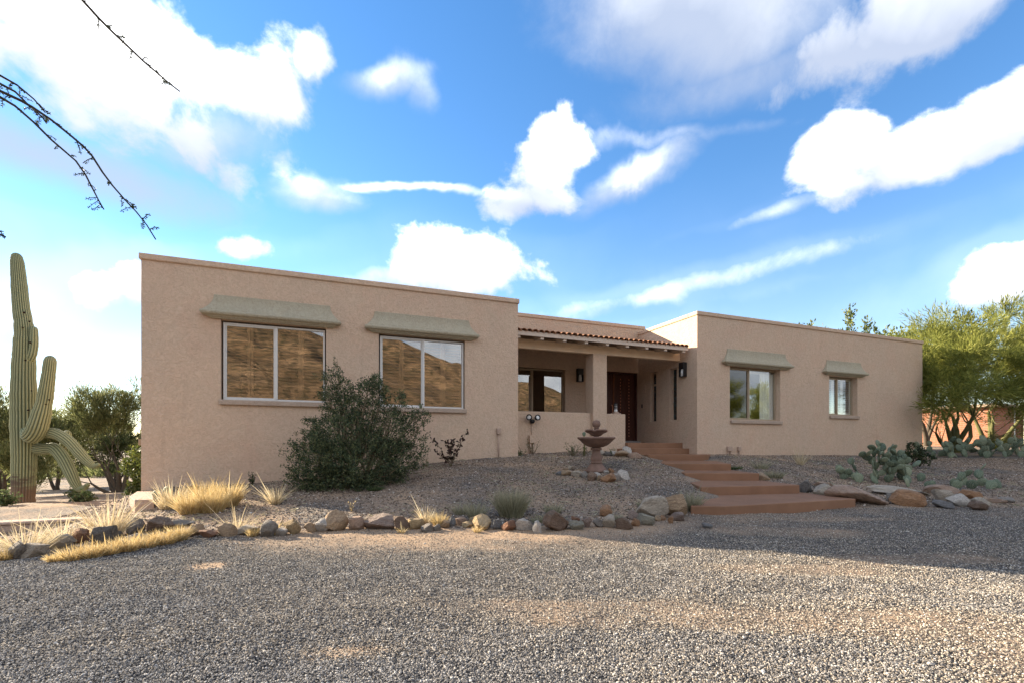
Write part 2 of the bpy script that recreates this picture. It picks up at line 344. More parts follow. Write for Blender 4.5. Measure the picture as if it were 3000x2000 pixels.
M = dict(
    stucco=mat('stucco', stucco(WALL), .93, .15), sage=mat('sage stucco', stucco((.44, .41, .315), .2), .9, .15),
    garden=mat('garden wall stucco', stucco((.50, .38, .305), .6), .93, .15),
    steps=mat('brown painted concrete', plain((.245, .130, .076), .2, 2.2, .3, 90), .75, .25),
    trim=mat('painted timber', plain((.74, .56, .39), .10, 3, .15, 30), .7, .3), rafter=mat('painted rafter', plain((.62, .51, .42), .08, 4), .7, .3),
    soffit=mat('stained boards', plain((.36, .27, .19), .2, 6), .8, .2), tile=mat('clay tile', plain((.36, .17, .09), .3, 7, .2, 40), .8, .25),
    alu=mat('white window frame', plain((.62, .61, .59), .06, 12), .4, .5), bronze=mat('tan window frame', plain((.36, .28, .19), .08, 12), .45, .5),
    sill=mat('sill', stucco((.46, .37, .30), 0), .9, .2),
    glass=mat('reflective glass', glass_f(.17, (.92, .90, .86))), clear=mat('clear glass', glass_f(.02, (.95, .96, .95))), screen=mat('screened glass', glass_f(.06, (.30, .31, .30), .04)),
    leaded=mat('patterned glass', lambda t: (setc(t, t.ramp(t.voro(t.obj, 26, out='Color'), [(0, (.012, .02, .02)), (.6, (.03, .05, .05)), (1, (.12, .18, .17))], 'CONSTANT')), t.put(t.b.inputs['Normal'], t.bump(t.voro(t.obj, 26), .6, .02))), .15, .6),
    shutter=mat('brown shutter', plain((.33, .215, .125), .15, 5), .55, .3), white_shutter=mat('white shutter', plain((.84, .82, .75), .04, 5), .55, .3),
    blind=mat('white blind', plain((.86, .86, .81), .05, 4), .8, .2), dark=mat('dark interior', plain((.03, .027, .024), .2, 4), .9, .1),
    door=mat('dark red wood', bark((.06, .016, .009)), .42, .45), door_edge=mat('door stile', bark((.22, .085, .04)), .5, .4), stud=mat('door stud', plain((.55, .24, .14), .2, 40), .35, .5),
    black=mat('black metal', plain((.014, .014, .015), .2, 20), .4, .5), lens=mat('lamp glass', plain((.72, .72, .70), .05, 20), .2, .5), chrome=mat('brushed metal', plain((.45, .45, .45), .1, 30), .3, .8),
    cast=mat('cast stone', plain((.20, .125, .095), .38, 7, .35, 45), .8, .25), slab=mat('grey threshold', plain((.27, .26, .25), .1, 8), .8, .2),
    rock=mat('weathered rock', rockf, .92, .2),
    drive=mat('gravel drive', ground_f('drive'), .95, .1), soil=mat('stony soil', ground_f('bed'), .95, .1),
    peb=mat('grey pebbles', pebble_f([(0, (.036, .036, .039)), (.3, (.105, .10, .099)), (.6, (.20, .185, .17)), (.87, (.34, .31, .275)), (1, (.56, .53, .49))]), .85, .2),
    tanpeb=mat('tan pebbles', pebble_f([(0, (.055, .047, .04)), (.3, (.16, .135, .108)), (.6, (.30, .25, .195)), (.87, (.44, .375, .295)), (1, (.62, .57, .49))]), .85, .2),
    chip=mat('granite chips', pebble_f([(0, (.055, .042, .034)), (.35, (.14, .105, .08)), (.7, (.25, .19, .145)), (.93, (.38, .31, .25)), (1, (.60, .56, .51))]), .88, .2),
    cactus=mat('saguaro skin', cactus_f, .7, .25), hole=mat('nest hole', plain((.03, .02, .015), .2, 20), .9, .1), pad=mat('prickly pear skin', pad_f, .7, .25),
    pv_bark=mat('green bark', bark((.13, .125, .05)), .85, .2), bark=mat('grey bark', bark((.10, .08, .06)), .9, .15), twig=mat('dark twig', bark((.05, .04, .03)), .9, .1), pale_twig=mat('pale twig', bark((.24, .19, .125)), .9, .1),
    pv_leaf=mat('yellow green twigs', leafy((.115, .135, .03), (.225, .245, .055), (.37, .36, .09), .4), .7, .2),
    mesq=mat('olive twigs', leafy((.075, .095, .034), (.165, .18, .07), (.28, .28, .12), .4), .7, .2),
    shrub=mat('grey green leaves', leafy((.026, .046, .026), (.078, .108, .056), (.20, .215, .095), .25), .6, .25),
    citrus=mat('bright leaves', leafy((.05, .075, .018), (.11, .14, .03), (.23, .24, .06), .3), .5, .4),
    darkleaf=mat('dark leaves', leafy((.022, .034, .016), (.04, .055, .022), (.07, .085, .03), .2), .6, .3),
    redleaf=mat('purple brown leaves', leafy((.04, .018, .018), (.06, .028, .024), (.035, .045, .02), .2), .6, .3),
    weed=mat('weed leaves', leafy((.05, .085, .03), (.10, .14, .055), (.17, .20, .09), .3), .7, .2),
    straw=mat('golden straw', leafy((.40, .28, .12), (.58, .44, .21), (.76, .63, .38), .35), .8, .15),
    pale_straw=mat('pale straw', leafy((.44, .34, .20), (.62, .52, .34), (.78, .69, .50), .35), .8, .15),
    grey_straw=mat('grey straw', leafy((.20, .19, .12), (.33, .31, .20), (.46, .42, .29), .25), .8, .15),
    brick=mat('red slump brick', brick_f, .9, .15), mountain=mat('desert mountain', mountain_f, .95, .1),
)

# ---------------------------------------------------------------- mesh helpers
class MB:
    def __init__(s): s.v = []; s.f = []; s.m = []
    def quad(s, *p, m=0):
        k = len(s.v); s.v += [tuple(q) for q in p]; s.f.append(tuple(range(k, k+len(p)))); s.m.append(m); return s
    def box(s, x0, x1, y0, y1, z0, z1, m=0):
        k = len(s.v)
        s.v += [(x0, y0, z0), (x1, y0, z0), (x1, y1, z0), (x0, y1, z0), (x0, y0, z1), (x1, y0, z1), (x1, y1, z1), (x0, y1, z1)]
        for q in ((0, 3, 2, 1), (4, 5, 6, 7), (0, 1, 5, 4), (1, 2, 6, 5), (2, 3, 7, 6), (3, 0, 4, 7)):
            s.f.append(tuple(k+i for i in q)); s.m.append(m)
        return s
    def prism(s, poly, z0, z1, m=0):
        k = len(s.v); n = len(poly)
        s.v += [(x, y, z0) for x, y in poly]+[(x, y, z1) for x, y in poly]
        s.f += [tuple(k+i for i in reversed(range(n))), tuple(k+n+i for i in range(n))]; s.m += [m, m]
        for i in range(n):
            j = (i+1) % n; s.f.append((k+i, k+j, k+n+j, k+n+i)); s.m.append(m)
        return s
    def tube(s, pts, rad, n=8, m=0, cap=True):
        pts = [Vector(p) for p in pts]; k0 = len(s.v); up = Vector((.31, .17, .93))
        for i, p in enumerate(pts):
            d = (pts[min(i+1, len(pts)-1)]-pts[max(i-1, 0)])
            d = d.normalized() if d.length > 1e-9 else Vector((0, 0, 1))
            a = d.cross(up); a = a.normalized() if a.length > 1e-3 else d.cross(Vector((1, 0, 0))).normalized()
            b = d.cross(a); r = rad[i] if hasattr(rad, '__len__') else rad
            for j in range(n):
                t = 2*math.pi*j/n; s.v.append(tuple(p+a*(r*math.cos(t))+b*(r*math.sin(t))))
        for i in range(len(pts)-1):
            for j in range(n):
                q = (j+1) % n; s.f.append((k0+i*n+j, k0+i*n+q, k0+(i+1)*n+q, k0+(i+1)*n+j)); s.m.append(m)
        if cap:
            s.f.append(tuple(k0+j for j in reversed(range(n)))); s.f.append(tuple(k0+(len(pts)-1)*n+j for j in range(n))); s.m += [m, m]
        return s
    def lathe(s, prof, n=40, c=(0, 0), m=0):
        k0 = len(s.v)
        for r, z in prof:
            for j in range(n):
                t = 2*math.pi*j/n; s.v.append((c[0]+r*math.cos(t), c[1]+r*math.sin(t), z))
        for i in range(len(prof)-1):
            for j in range(n):
                q = (j+1) % n; s.f.append((k0+i*n+j, k0+i*n+q, k0+(i+1)*n+q, k0+(i+1)*n+j)); s.m.append(m)
        s.f.append(tuple(k0+j for j in reversed(range(n)))); s.f.append(tuple(k0+(len(prof)-1)*n+j for j in range(n))); s.m += [m, m]
        return s
    def shift(s, o): s.v = [(x-o[0], y-o[1], z-o[2]) for x, y, z in s.v]; return s
    def mesh(s, name, mats, smooth=False):
        me = bpy.data.meshes.new(name); me.from_pydata(s.v, [], s.f)
        for m in (mats if isinstance(mats, (list, tuple)) else [mats]): me.materials.append(m)
        if any(s.m): me.polygons.foreach_set('material_index', s.m)
        if smooth: me.polygons.foreach_set('use_smooth', [True]*len(s.f))
        me.update(); return me
def np_mesh(name, V, Fq, m, smooth=False):
    """fast mesh from arrays; Fq is (n,3) or (n,4)"""
    V = np.asarray(V, np.float32); Fq = np.asarray(Fq, np.int32); k = Fq.shape[1]
    me = bpy.data.meshes.new(name); me.vertices.add(len(V)); me.vertices.foreach_set('co', V.ravel())
    me.loops.add(Fq.size); me.loops.foreach_set('vertex_index', Fq.ravel())
    me.polygons.add(len(Fq)); me.polygons.foreach_set('loop_start', np.arange(0, Fq.size, k, dtype=np.int32))
    if smooth: me.polygons.foreach_set('use_smooth', np.ones(len(Fq), bool))
    me.materials.append(m); me.update(calc_edges=True); me.validate(); return me
def link(name, data, parent=None, loc=(0, 0, 0), rz=0.):
    o = bpy.data.objects.new(name, data); COL.objects.link(o)
    o.parent = parent; o.location = loc; o.rotation_euler = (0, 0, rz); return o
def tag(o, label=None, cat=None, group=None, kind=None):
    for k, v in (('label', label), ('category', cat), ('group', group), ('kind', kind)):
        if v: o[k] = v
    return o
def thing(name, label, cat, loc=(0, 0, 0), rz=0., group=None):
    return tag(link(name, None, None, loc, rz), label, cat, group)
def bevel(o, w=.012, seg=2):
    b = o.modifiers.new('bevel', 'BEVEL'); b.width = w; b.segments = seg; b.limit_method = 'ANGLE'; b.angle_limit = R(40); return o

# ---------------------------------------------------------------- ground, drive, mountain
def axis(lo, hi, fine, far, g=1.16):
    c = list(np.arange(lo, hi+1e-6, fine)); s = fine; x = hi
    up = []
    while x < far: s *= g; x += s; up.append(x)
    s = fine; x = lo; dn = []
    while x > -far: s *= g; x -= s; dn.append(x)
    return np.array(dn[::-1]+c+up)
def build_ground():
    xs = axis(-11, 15, .1, 2400); ys = axis(1, 16, .1, 2400)
    GX, GY = np.meshgrid(xs, ys); x = GX.ravel(); y = GY.ravel(); z = height(x, y)
    nx = len(xs); ny = len(ys)
    i = np.arange(nx-1)[None]+nx*np.arange(ny-1)[:, None]; i = i.ravel()
    Fq = np.stack([i, i+1, i+1+nx, i+nx], 1)
    cx = x[Fq].mean(1); cy = y[Fq].mean(1); drive = cy < edge_y(cx)
    V = np.stack([x, y, z], 1)
    for name, mask, m in (('driveway', drive, M['drive']), ('ground', ~drive, M['soil'])):
        f = Fq[mask]; used = np.unique(f); re = np.zeros(len(V), np.int64); re[used] = np.arange(len(used))
        me = np_mesh(name, V[used], re[f], m, True)
        if name == 'driveway':
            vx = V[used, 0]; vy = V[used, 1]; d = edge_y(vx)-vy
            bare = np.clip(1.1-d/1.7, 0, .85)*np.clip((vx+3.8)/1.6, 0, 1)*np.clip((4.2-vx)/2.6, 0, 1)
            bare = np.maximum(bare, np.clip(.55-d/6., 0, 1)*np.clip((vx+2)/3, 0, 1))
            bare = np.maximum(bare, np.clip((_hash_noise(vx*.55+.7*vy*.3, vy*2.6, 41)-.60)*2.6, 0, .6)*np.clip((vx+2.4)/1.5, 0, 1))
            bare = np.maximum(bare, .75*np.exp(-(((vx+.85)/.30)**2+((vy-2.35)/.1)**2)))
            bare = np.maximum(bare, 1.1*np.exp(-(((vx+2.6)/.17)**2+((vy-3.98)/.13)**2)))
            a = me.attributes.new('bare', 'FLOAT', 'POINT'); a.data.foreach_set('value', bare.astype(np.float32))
        tag(link(name, me), kind='structure')
build_ground()
def build_mountain():
    prof = [(-150, 3), (-130, 6), (-110, 9), (-95, 11.5), (-86, 13.6), (-79, 13.5), (-73, 13.6), (-69, 12.6), (-65.5, 13.2), (-62.7, 13.9), (-58, 12.0), (-53.4, 10.2), (-48, 8.8), (-43, 7.8), (-40, 6.6), (-33, 4.2), (-24, 2.4), (-12, .8)]
    az = np.linspace(-150, -12, 420); rr = np.concatenate([np.linspace(150, 620, 110), np.linspace(630, 900, 16)])
    A, Q = np.meshgrid(np.radians(az), rr); x = (Q*np.cos(A)).ravel(); y = (Q*np.sin(A)).ravel()
    el = np.interp(np.degrees(A).ravel(), [p[0] for p in prof], [p[1] for p in prof]); q = Q.ravel()
    t = np.clip((q-150)/470, 0, 1); top = np.tan(np.radians(el))*620
    hgt = top*(t**1.35); back = np.clip((q-620)/280, 0, 1); hgt *= 1-back*.9
    n = sum(_hash_noise(x/s, y/s, k)*a for k, (s, a) in enumerate(((120, 1.), (55, .6), (24, .38), (10, .2))))/2.18-.5
    ridge = 1-np.abs(2*_hash_noise(x/46+.3*n, y/46, 9)-1)
    hgt += (n*34+(ridge-.5)*16)*np.clip(t*1.4, 0, 1)*np.clip(top/60, 0, 1)*(1-.75*(t > .97))
    z = -3+hgt; nx = len(az); ny = len(rr)
    i = (np.arange(nx-1)[None]+nx*np.arange(ny-1)[:, None]).ravel()
    tag(link('mountain', np_mesh('mountain', np.stack([x, y, z], 1), np.stack([i, i+1, i+1+nx, i+nx], 1), M['mountain'], True)), kind='structure')
build_mountain()

# ---------------------------------------------------------------- the house
TH = math.atan2(.3657, .9307)
HA, HN, H0 = -3.212, 10.47, -.86
def hw(a, n, z): return Vector((a*math.cos(TH)-n*math.sin(TH), a*math.sin(TH)+n*math.cos(TH), z))
HO = (HA, HN, H0)
house = thing('house', 'long single-storey beige stucco house with flat parapet roofs, sage window hoods and tiled porch', 'house', hw(*HO), TH)
def hp(name, mb, m, parent=None, smooth=False):
    return link(name, mb.shift(HO).mesh(name, m, smooth), parent or house)
def wall(c0, c1, z0, z1, f, b, op=(), along='a'):
    """wall slab with openings; along 'a' faces n, along 'n' faces a"""
    mb = MB()
    P3 = (lambda c, d, z: (c, d, z)) if along == 'a' else (lambda c, d, z: (d, c, z))
    cs = sorted({c0, c1, *[o[0] for o in op], *[o[1] for o in op]}); zs = sorted({z0, z1, *[o[2] for o in op], *[o[3] for o in op]})
    for i in range(len(cs)-1):
        for j in range(len(zs)-1):
            cm = (cs[i]+cs[i+1])/2; zm = (zs[j]+zs[j+1])/2
            if any(o[0] < cm < o[1] and o[2] < zm < o[3] for o in op): continue
            for d in (f, b): mb.quad(P3(cs[i], d, zs[j]), P3(cs[i+1], d, zs[j]), P3(cs[i+1], d, zs[j+1]), P3(cs[i], d, zs[j+1]))
    for a, c, e, g in [(c0, c1, z0, z1), *op]:
        mb.quad(P3(a, f, e), P3(a, b, e), P3(a, b, g), P3(a, f, g)); mb.quad(P3(c, f, e), P3(c, b, e), P3(c, b, g), P3(c, f, g))
        mb.quad(P3(a, f, e), P3(c, f, e), P3(c, b, e), P3(a, b, e)); mb.quad(P3(a, f, g), P3(c, f, g), P3(c, b, g), P3(a, b, g))
    return mb
ST = M['stucco']
W1 = (-1.95, -.055, .86, 2.41); W2 = (1.01, 2.945, .81, 2.40); W3 = (11.03, 13.10, .73, 2.32); W4 = (15.34, 16.75, .965, 2.25)
PW = (4.75, 7.0, .30, 2.37); DR = (7.94, 9.80, .045, 2.42)
NF, NM = 10.47, 13.19; AL, AR, BL, BR = -3.212, 4.272, 9.803, 20.38
hp('wall', wall(AL, AR, -1.9, 3.39, NF, NF+.3, (W1, W2)), ST)
hp('wall', wall(NF+.3, 19, -2.2, 3.39, AL, AL+.3, (), 'n'), ST)
hp('wall', wall(NF+.3, 19, -1.5, 3.39, AR-.3, AR, (), 'n'), ST)
hp('wall', wall(AR, BL+.25, -1.2, 3.89, NM, NM+.3, (PW, DR[:2]+(.045, 2.42))), ST)
hp('wall', wall(BL, BR, -1.4, 3.68, NF, NF+.3, (W3, W4)), ST)
S1 = (12.26, 12.56, .73, 2.335); S2 = (11.31, 11.62, .73, 2.32)
hp('wall', wall(NF+.3, NM, -1.2, 3.68, BL, BL+.3, (S1, S2), 'n'), ST)
hp('wall', wall(NM+.3, 19, -1.2, 3.68, BL, BL+.3, (), 'n'), ST)
hp('wall', wall(NF+.3, 19, -1.4, 3.68, BR-.3, BR, (), 'n'), ST)
hp('wall', wall(AL, BR, -2.2, 3.39, 19, 19.3), ST)
for a0, a1, n0, n1, z in ((AL-.035, AR+.03, NF-.035, NF+.33, 3.39), (AL-.035, AL+.33, NF+.33, 19, 3.39), (AR-.33, AR+.03, NF+.33, 19, 3.39),
                          (AR+.03, BL+.27, NM-.03, NM+.33, 3.89), (BL-.03, BR+.03, NF-.035, NF+.33, 3.68), (BL-.03, BL+.33, NF+.33, 19, 3.68), (BR-.33, BR+.03, NF+.33, 19, 3.68), (AL-.03, BR+.03, 19, 19.35, 3.40)):
    bevel(hp('coping', MB().box(a0, a1, n0, n1, z, z+.115), ST), .018, 2)
hp('roof', MB().box(AL+.3, AR-.3, NF+.3, 19, 2.95, 3.05), M['slab']); hp('roof', MB().box(AR+.001, BL-.001, NM+.3, 19, 3.3, 3.4), M['slab']); hp('roof', MB().box(BL+.3, BR-.3, NF+.3, 19, 3.1, 3.2), M['slab'])
hp('floor', MB().box(AL+.31, AR-.31, NF+.31, 18.99, -.2, -.02), M['dark']); hp('floor', MB().box(AR+.02, BL-.02, NM+.45, 18.98, -.2, -.021), M['dark']); hp('floor', MB().box(BL+.31, BR-.31, NF+.31, 18.97, -.2, -.022), M['dark'])

def frame_mb(a0, a1, z0, z1, n, w, d, mull=None, mw=.05):
    mb = MB().box(a0, a1, n, n+d, z1-w, z1).box(a0, a1, n, n+d, z0, z0+w).box(a0, a0+w, n, n+d, z0+w, z1-w).box(a1-w, a1, n, n+d, z0+w, z1-w)
    if mull: mb.box(mull-mw/2, mull+mw/2, n-.012, n+d, z0+w, z1-w)
    return mb
def shutters(win, a0, a1, z0, z1, n, panels, m, pitch=.066, tilt=35):
    """plantation shutters behind the glass, every louvre a piece of its own"""
    pw = (a1-a0)/panels; sw = .05
    for k in range(panels):
        p0 = a0+k*pw+.004; p1 = a0+(k+1)*pw-.004
        hp('shutter_frame', MB().box(p0, p0+sw, n, n+.03, z0, z1).box(p1-sw, p1, n, n+.03, z0, z1).box(p0+sw, p1-sw, n, n+.03, z0, z0+.08).box(p0+sw, p1-sw, n, n+.03, z1-.07, z1), m, win)
        L = p1-p0-2*sw-.006; c, s = math.cos(R(tilt)), math.sin(R(tilt)); h = .031; th = .005
        me = MB()
        me.v = [(x, y*c-zz*s, y*s+zz*c) for x in (-L/2, L/2) for y, zz in ((-h, 0), (0, -th), (h, 0), (0, th))]
        me.f = [(0, 1, 5, 4), (1, 2, 6, 5), (2, 3, 7, 6), (3, 0, 4, 7), (0, 3, 2, 1), (4, 5, 6, 7)]; me.m = [0]*6
        sh = me.mesh('louvre', m)
        cnt = int((z1-z0-.17)/pitch)
        for i in range(cnt):
            link('louvre', sh, win, ((p0+p1)/2-HA, n+.015-HN, z0+.1+pitch*(i+.3)-H0))
def sash(a0, a1, z0, z1, n, mull, m, g0, g1):
    w = hp('window', frame_mb(a0, a1, z0, z1, n, .035, .06, mull), m)
    bevel(w, .004, 1)
    hp('sash_frame', frame_mb(a0+.036, mull-.026, z0+.036, z1-.036, n+.01, .022, .03), m, w)
    for x0, x1, g, dn in ((a0+.035, mull-.025, g0, .03), (mull+.025, a1-.035, g1, .036)):
        hp('pane', MB().box(x0, x1, n+dn, n+dn+.004, z0+.035, z1-.035), g, w)
    return w
def sill(win, a0, a1, z, n=NF, d=.06, h=.095, side=.03):
    bevel(hp('sill', MB().box(a0-side, a1+side, n-d, n-.002, z-h, z+.006), M['sill'], win), .016, 2)
for (a0, a1, z0, z1) in (W1, W2):
    w = sash(a0+.03, a1-.02, z0+.01, z1-.035, NF+.07, (a0+a1)/2+.01, M['alu'], M['glass'], M['glass'])
    shutters(w, a0+.03, a1-.02, z0+.02, z1-.04, NF+.13, 4, M['shutter'])
    sill(w, a0, a1, z0)
a0, a1, z0, z1 = W3
w = sash(a0+.01, a1-.01, z0+.01, z1-.02, NF+.16, a0+.93, M['bronze'], M['screen'], M['clear']); sill(w, a0+.04, a1+.02, z0-.02)
for i in range(5): hp('blind_slat', MB().box(12.50+i*.118, 12.61+i*.118, NF+.235, NF+.24, z0+.03, z1-.12), M['blind'], w)
hp('blind_rail', MB().box(a0+.05, a1-.03, NF+.29, NF+.33, z1-.12, z1-.06), M['blind'], w)
hp('room_dark_panel', MB().box(10.3, 14.5, 13.0, 13.02, -.01, 3.05), M['dark'], w)  # near-black sheet behind the blinds, painting the darkness of the room
a0, a1, z0, z1 = W4
w = sash(a0+.01, a1-.01, z0+.01, z1-.02, NF+.16, a0+.62, M['bronze'], M['clear'], M['clear']); sill(w, a0+.04, a1+.02, z0-.02)
shutters(w, a0+.02, a1-.02, z0+.02, z1-.03, NF+.215, 3, M['white_shutter'], .062, 20)
a0, a1, z0, z1 = PW
w = sash(a0+.01, a1-.01, z0, z1-.02, NM+.10, a0+1.15, M['bronze'], M['glass'], M['glass'])
hp('room_dark_panel', MB().box(a0-.3, a1+.3, NM+.32, NM+.33, 0, 2.6), M['dark'], w)  # near-black sheet close behind the glass stands in for the unlit room
for n0, n1, z0, z1 in (S1, S2):
    w = hp('window', frame_mb(n0+.004, n1-.004, z0+.004, z1-.004, 0, .02, .03), M['stucco'])
    w.data.vertices.foreach_set('co', np.array([(BL+.12+(v[1]+HN)-HA, v[0]+HA-HN, v[2]) for v in [tuple(q.co) for q in w.data.vertices]], np.float32).ravel())
    hp('pane', MB().box(BL+.13, BL+.14, n0+.02, n1-.02, z0+.02, z1-.02), M['leaded'], w)
    if n0 > 12: hp('crossbar', MB().box(BL+.10, BL+.128, n0, n1, 1.90, 1.96), M['stucco'], w)
    hp('room_dark_panel', MB().box(BL+.31, BL+.32, n0-.1, n1+.1, z0-.1, z1+.1), M['dark'], w)  # interior darkness painted as a near-black sheet behind the slit

def awning(a0, a1, zb, zt, n=NF):
    H = zt-zb
    prof = [(0, .02), (0, .055), (.018, .062), (.024, .088), (.044, .094), (.05, .125), (.066, .15), (.095, .162), (.122, .156), (.138, .138), (.142, .124), (.16, .120)]
    for k in range(1, 9):
        t = k/8.; prof.append((.16+(H-.16)*t, .02+.10*(1-t)**2.1))
    mb = MB(); k0 = 0
    for z, p in prof:
        f = p*1.5-.03
        for a, d in ((a0-f, .0), (a0-f, p), (a1+f, p), (a1+f, .0)): mb.v.append((a, n-.001-d, zb+z))
    for i in range(len(prof)-1):
        for j in range(3): mb.f.append((4*i+j, 4*i+j+1, 4*i+j+5, 4*i+j+4)); mb.m.append(0)
    mb.f += [(3, 2, 1, 0), tuple(4*(len(prof)-1)+j for j in range(4))]; mb.m += [0, 0]
    o = bevel(hp('window_hood', mb, M['sage']), .008, 2)
    for a in (a0+.06, a0+.06+(a1-a0)*.3, a0+(a1-a0)*.62, a1-.06):
        s = MB()
        for (z, p), (z2, p2) in zip(prof[6:-1], prof[7:]):
            s.quad((a-.009, n-p-.004, zb+z), (a+.009, n-p-.004, zb+z), (a+.009, n-p2-.004, zb+z2), (a-.009, n-p2-.004, zb+z2))
        hp('seam', s, M['sage'], o)
    return o
for a0, a1, zb, zt in ((-2.06, .03, 2.415, 2.875), (.92, 3.04, 2.40, 2.86), (10.92, 13.31, 2.315, 2.81), (15.2, 16.9, 2.275, 2.76)): awning(a0, a1, zb, zt)

# porch: low wall, column, beam, rafters, tiled roof
bevel(hp('low_wall', MB().box(AR+.002, 6.752, 11.20, 11.40, -1.2, .865).box(7.198, 7.884, 11.20, 11.40, -1.2, .858), ST), .02, 2)
bevel(hp('column', MB().box(6.753, 7.197, 11.09, 11.52, -1.2, 2.488), ST), .02, 2)
bevel(hp('beam', MB().box(AR+.002, BL-.002, 11.17, 11.30, 2.492, 2.735), M['trim']), .006, 1)
ev = lambda n: 2.70+(n-10.73)*.12
porch = hp('porch_roof', MB().quad((AR+.002, 10.735, ev(10.735)+.075), (BL-.15, 10.735, ev(10.735)+.075), (BL-.15, NM-.002, ev(NM)+.075), (AR+.002, NM-.002, ev(NM)+.075)).quad((AR+.002, 10.735, ev(10.735)+.105), (BL-.15, 10.735, ev(10.735)+.105), (BL-.15, NM-.002, ev(NM)+.105), (AR+.002, NM-.002, ev(NM)+.105)), M['soffit'])
hp('fascia', MB().box(AR+.003, BL-.12, 10.70, 10.733, 2.705, 2.812), M['rafter'])
for i in range(9):
    a = 4.40+i*(9.56-4.40)/8; n1 = NM-.003
    mb = MB(); y0, y1 = 10.735, n1
    mb.v = [(x, y, ev(y)+dz) for x in (a-.045, a+.045) for y, dz in ((y0, -.055), (y1, -.055), (y1, .074), (y0, .074))]
    mb.f = [(0, 1, 2, 3), (7, 6, 5, 4), (0, 4, 5, 1), (1, 5, 6, 2), (2, 6, 7, 3), (3, 7, 4, 0)]; mb.m = [0]*6
    hp('rafter', mb, M['rafter'])
def tile_mesh():
    mb = MB(); n = 8; L = .46
    for y, ro, dz in ((0, .082, 0), (L, .070, .012)):
        for r in (ro, ro-.014):
            for j in range(n+1):
                t = math.pi*j/n; mb.v.append((-r*math.cos(t), y, r*math.sin(t)*.85+dz))
    s = n+1
    for j in range(n):
        mb.f += [(j, j+1, 2*s+j+1, 2*s+j), (s+j+1, s+j, 3*s+j, 3*s+j+1), (j+1, j, s+j, s+j+1), (2*s+j, 2*s+j+1, 3*s+j+1, 3*s+j)]; mb.m += [0]*4
    return mb.mesh('tile', M['tile'], False)
tm = tile_mesh(); rng = random.Random(3); NT_ = 34; tp = (BL-.14-AR)/NT_
for row in range(7):
    for i in range(NT_):
        n = 10.655+row*.36
        o = link('tile', tm, porch, (AR+tp*(i+.5)-HA+rng.uniform(-.004, .004), n-HN, ev(n)+.108+rng.uniform(-.003, .004)-H0))
        o.rotation_euler = (math.atan(.12)+.02, 0, rng.uniform(-.02, .02))
pan = MB()                                                  # troughs between the barrels
for i in range(NT_+1):
    a = AR+tp*i
    for k in range(4):
        t0, t1 = math.pi*k/4, math.pi*(k+1)/4
        c = lambda t: (min(max(a-.062*math.cos(t), AR+.003), BL-.1), .034*(1-math.sin(t)))
        (x0, h0), (x1, h1) = c(t0), c(t1)
        if x1-x0 > 1e-4: pan.quad((x0, 10.67, ev(10.67)+.112+h0), (x1, 10.67, ev(10.67)+.112+h1), (x1, NM-.01, ev(NM)+.112+h1), (x0, NM-.01, ev(NM)+.112+h0))
tag(hp('pan_tiles', pan, M['tile'], porch), kind='stuff')

# front doors
door = hp('door', MB().box(DR[0], DR[1], NM+.16, NM+.2, .05, 2.42), M['dark'])
bevel(hp('door_frame', frame_mb(DR[0]+.001, DR[1]-.001, .05, 2.419, NM+.06, .05, .09), M['door'], door), .006, 1)
for x0, x1 in ((8.0, 8.865), (8.905, 9.745)):
    nb = 6; bw = (x1-x0)/nb
    for k in range(nb): bevel(hp('board', MB().box(x0+k*bw+.004, x0+(k+1)*bw-.004, NM+.115+(.008 if k % 2 else 0), NM+.15, .09, 2.36), M['door'], door), .008, 2)
hp('stile', MB().box(8.868, 8.902, NM+.095, NM+.15, .09, 2.36), M['door_edge'], door)
st = MB()
for ax in (9.16, 9.50):
    for k in range(19):
        z = .28+k*.106; c = (ax, NM+.098, z); q = .022
        st.v += [(ax-q, NM+.116, z), (ax, NM+.116, z-q*1.5), (ax+q, NM+.116, z), (ax, NM+.116, z+q*1.5), c]; b = len(st.v)-5
        st.f += [(b, b+1, b+4), (b+1, b+2, b+4), (b+2, b+3, b+4), (b+3, b, b+4)]; st.m += [0]*4
tag(hp('studs', st, M['stud'], door), kind='stuff')
hp('handle', MB().tube([(8.80, NM+.06, 1.02), (8.80, NM+.045, 1.10), (8.80, NM+.045, 1.22), (8.80, NM+.06, 1.30)], .012, 8).box(8.785, 8.815, NM+.06, NM+.116, 1.00, 1.03).box(8.785, 8.815, NM+.06, NM+.116, 1.29, 1.32), M['stud'], door, True)
hp('threshold', MB().box(DR[0]-.1, DR[1]-.004, NM-.12, NM+.05, .046, .115), M['slab'], door)

# ---------------------------------------------------------------- entry stair
stair = thing('entry_stair', 'brown painted concrete stair fanning down from the porch door to the gravel drive', 'steps', (4.2, 7.4, -1.05))
def step(poly, z, h=.30):
    bevel(link('step', MB().prism(poly, z-h, z).shift((4.2, 7.4, -1.05)).mesh('step', M['steps']), stair), .012, 2)
hx = lambda a, n: tuple(hw(a, n, 0)[:2])
step([hx(4.28, 11.405), hx(7.885, 11.405), hx(7.885, 11.09), hx(9.80, 11.05), hx(9.80, 13.30), hx(4.28, 13.30)], .045, .32)
step([hx(7.60, 11.18), hx(7.9, 10.80), hx(9.80, 10.78), hx(9.80, 11.3), hx(7.60, 11.3)], -.12, .30)
step([(3.715, 12.72), (5.29, 12.55), (5.72, 13.41), tuple(hw(9.80, 10.9, 0)[:2]), (3.45, 13.9)], -.285, .30)
step([(3.49, 10.66), (4.93, 10.49), (5.55, 12.9), (5.3, 13.2), (3.66, 12.9)], -.44, .30)
step([(3.56, 9.59), (5.03, 9.48), (5.02, 10.62), (3.58, 10.85)], -.59, .30)
step([(3.28, 8.09), (5.24, 8.49), (5.13, 9.62), (3.56, 9.75)], -.74, .30)
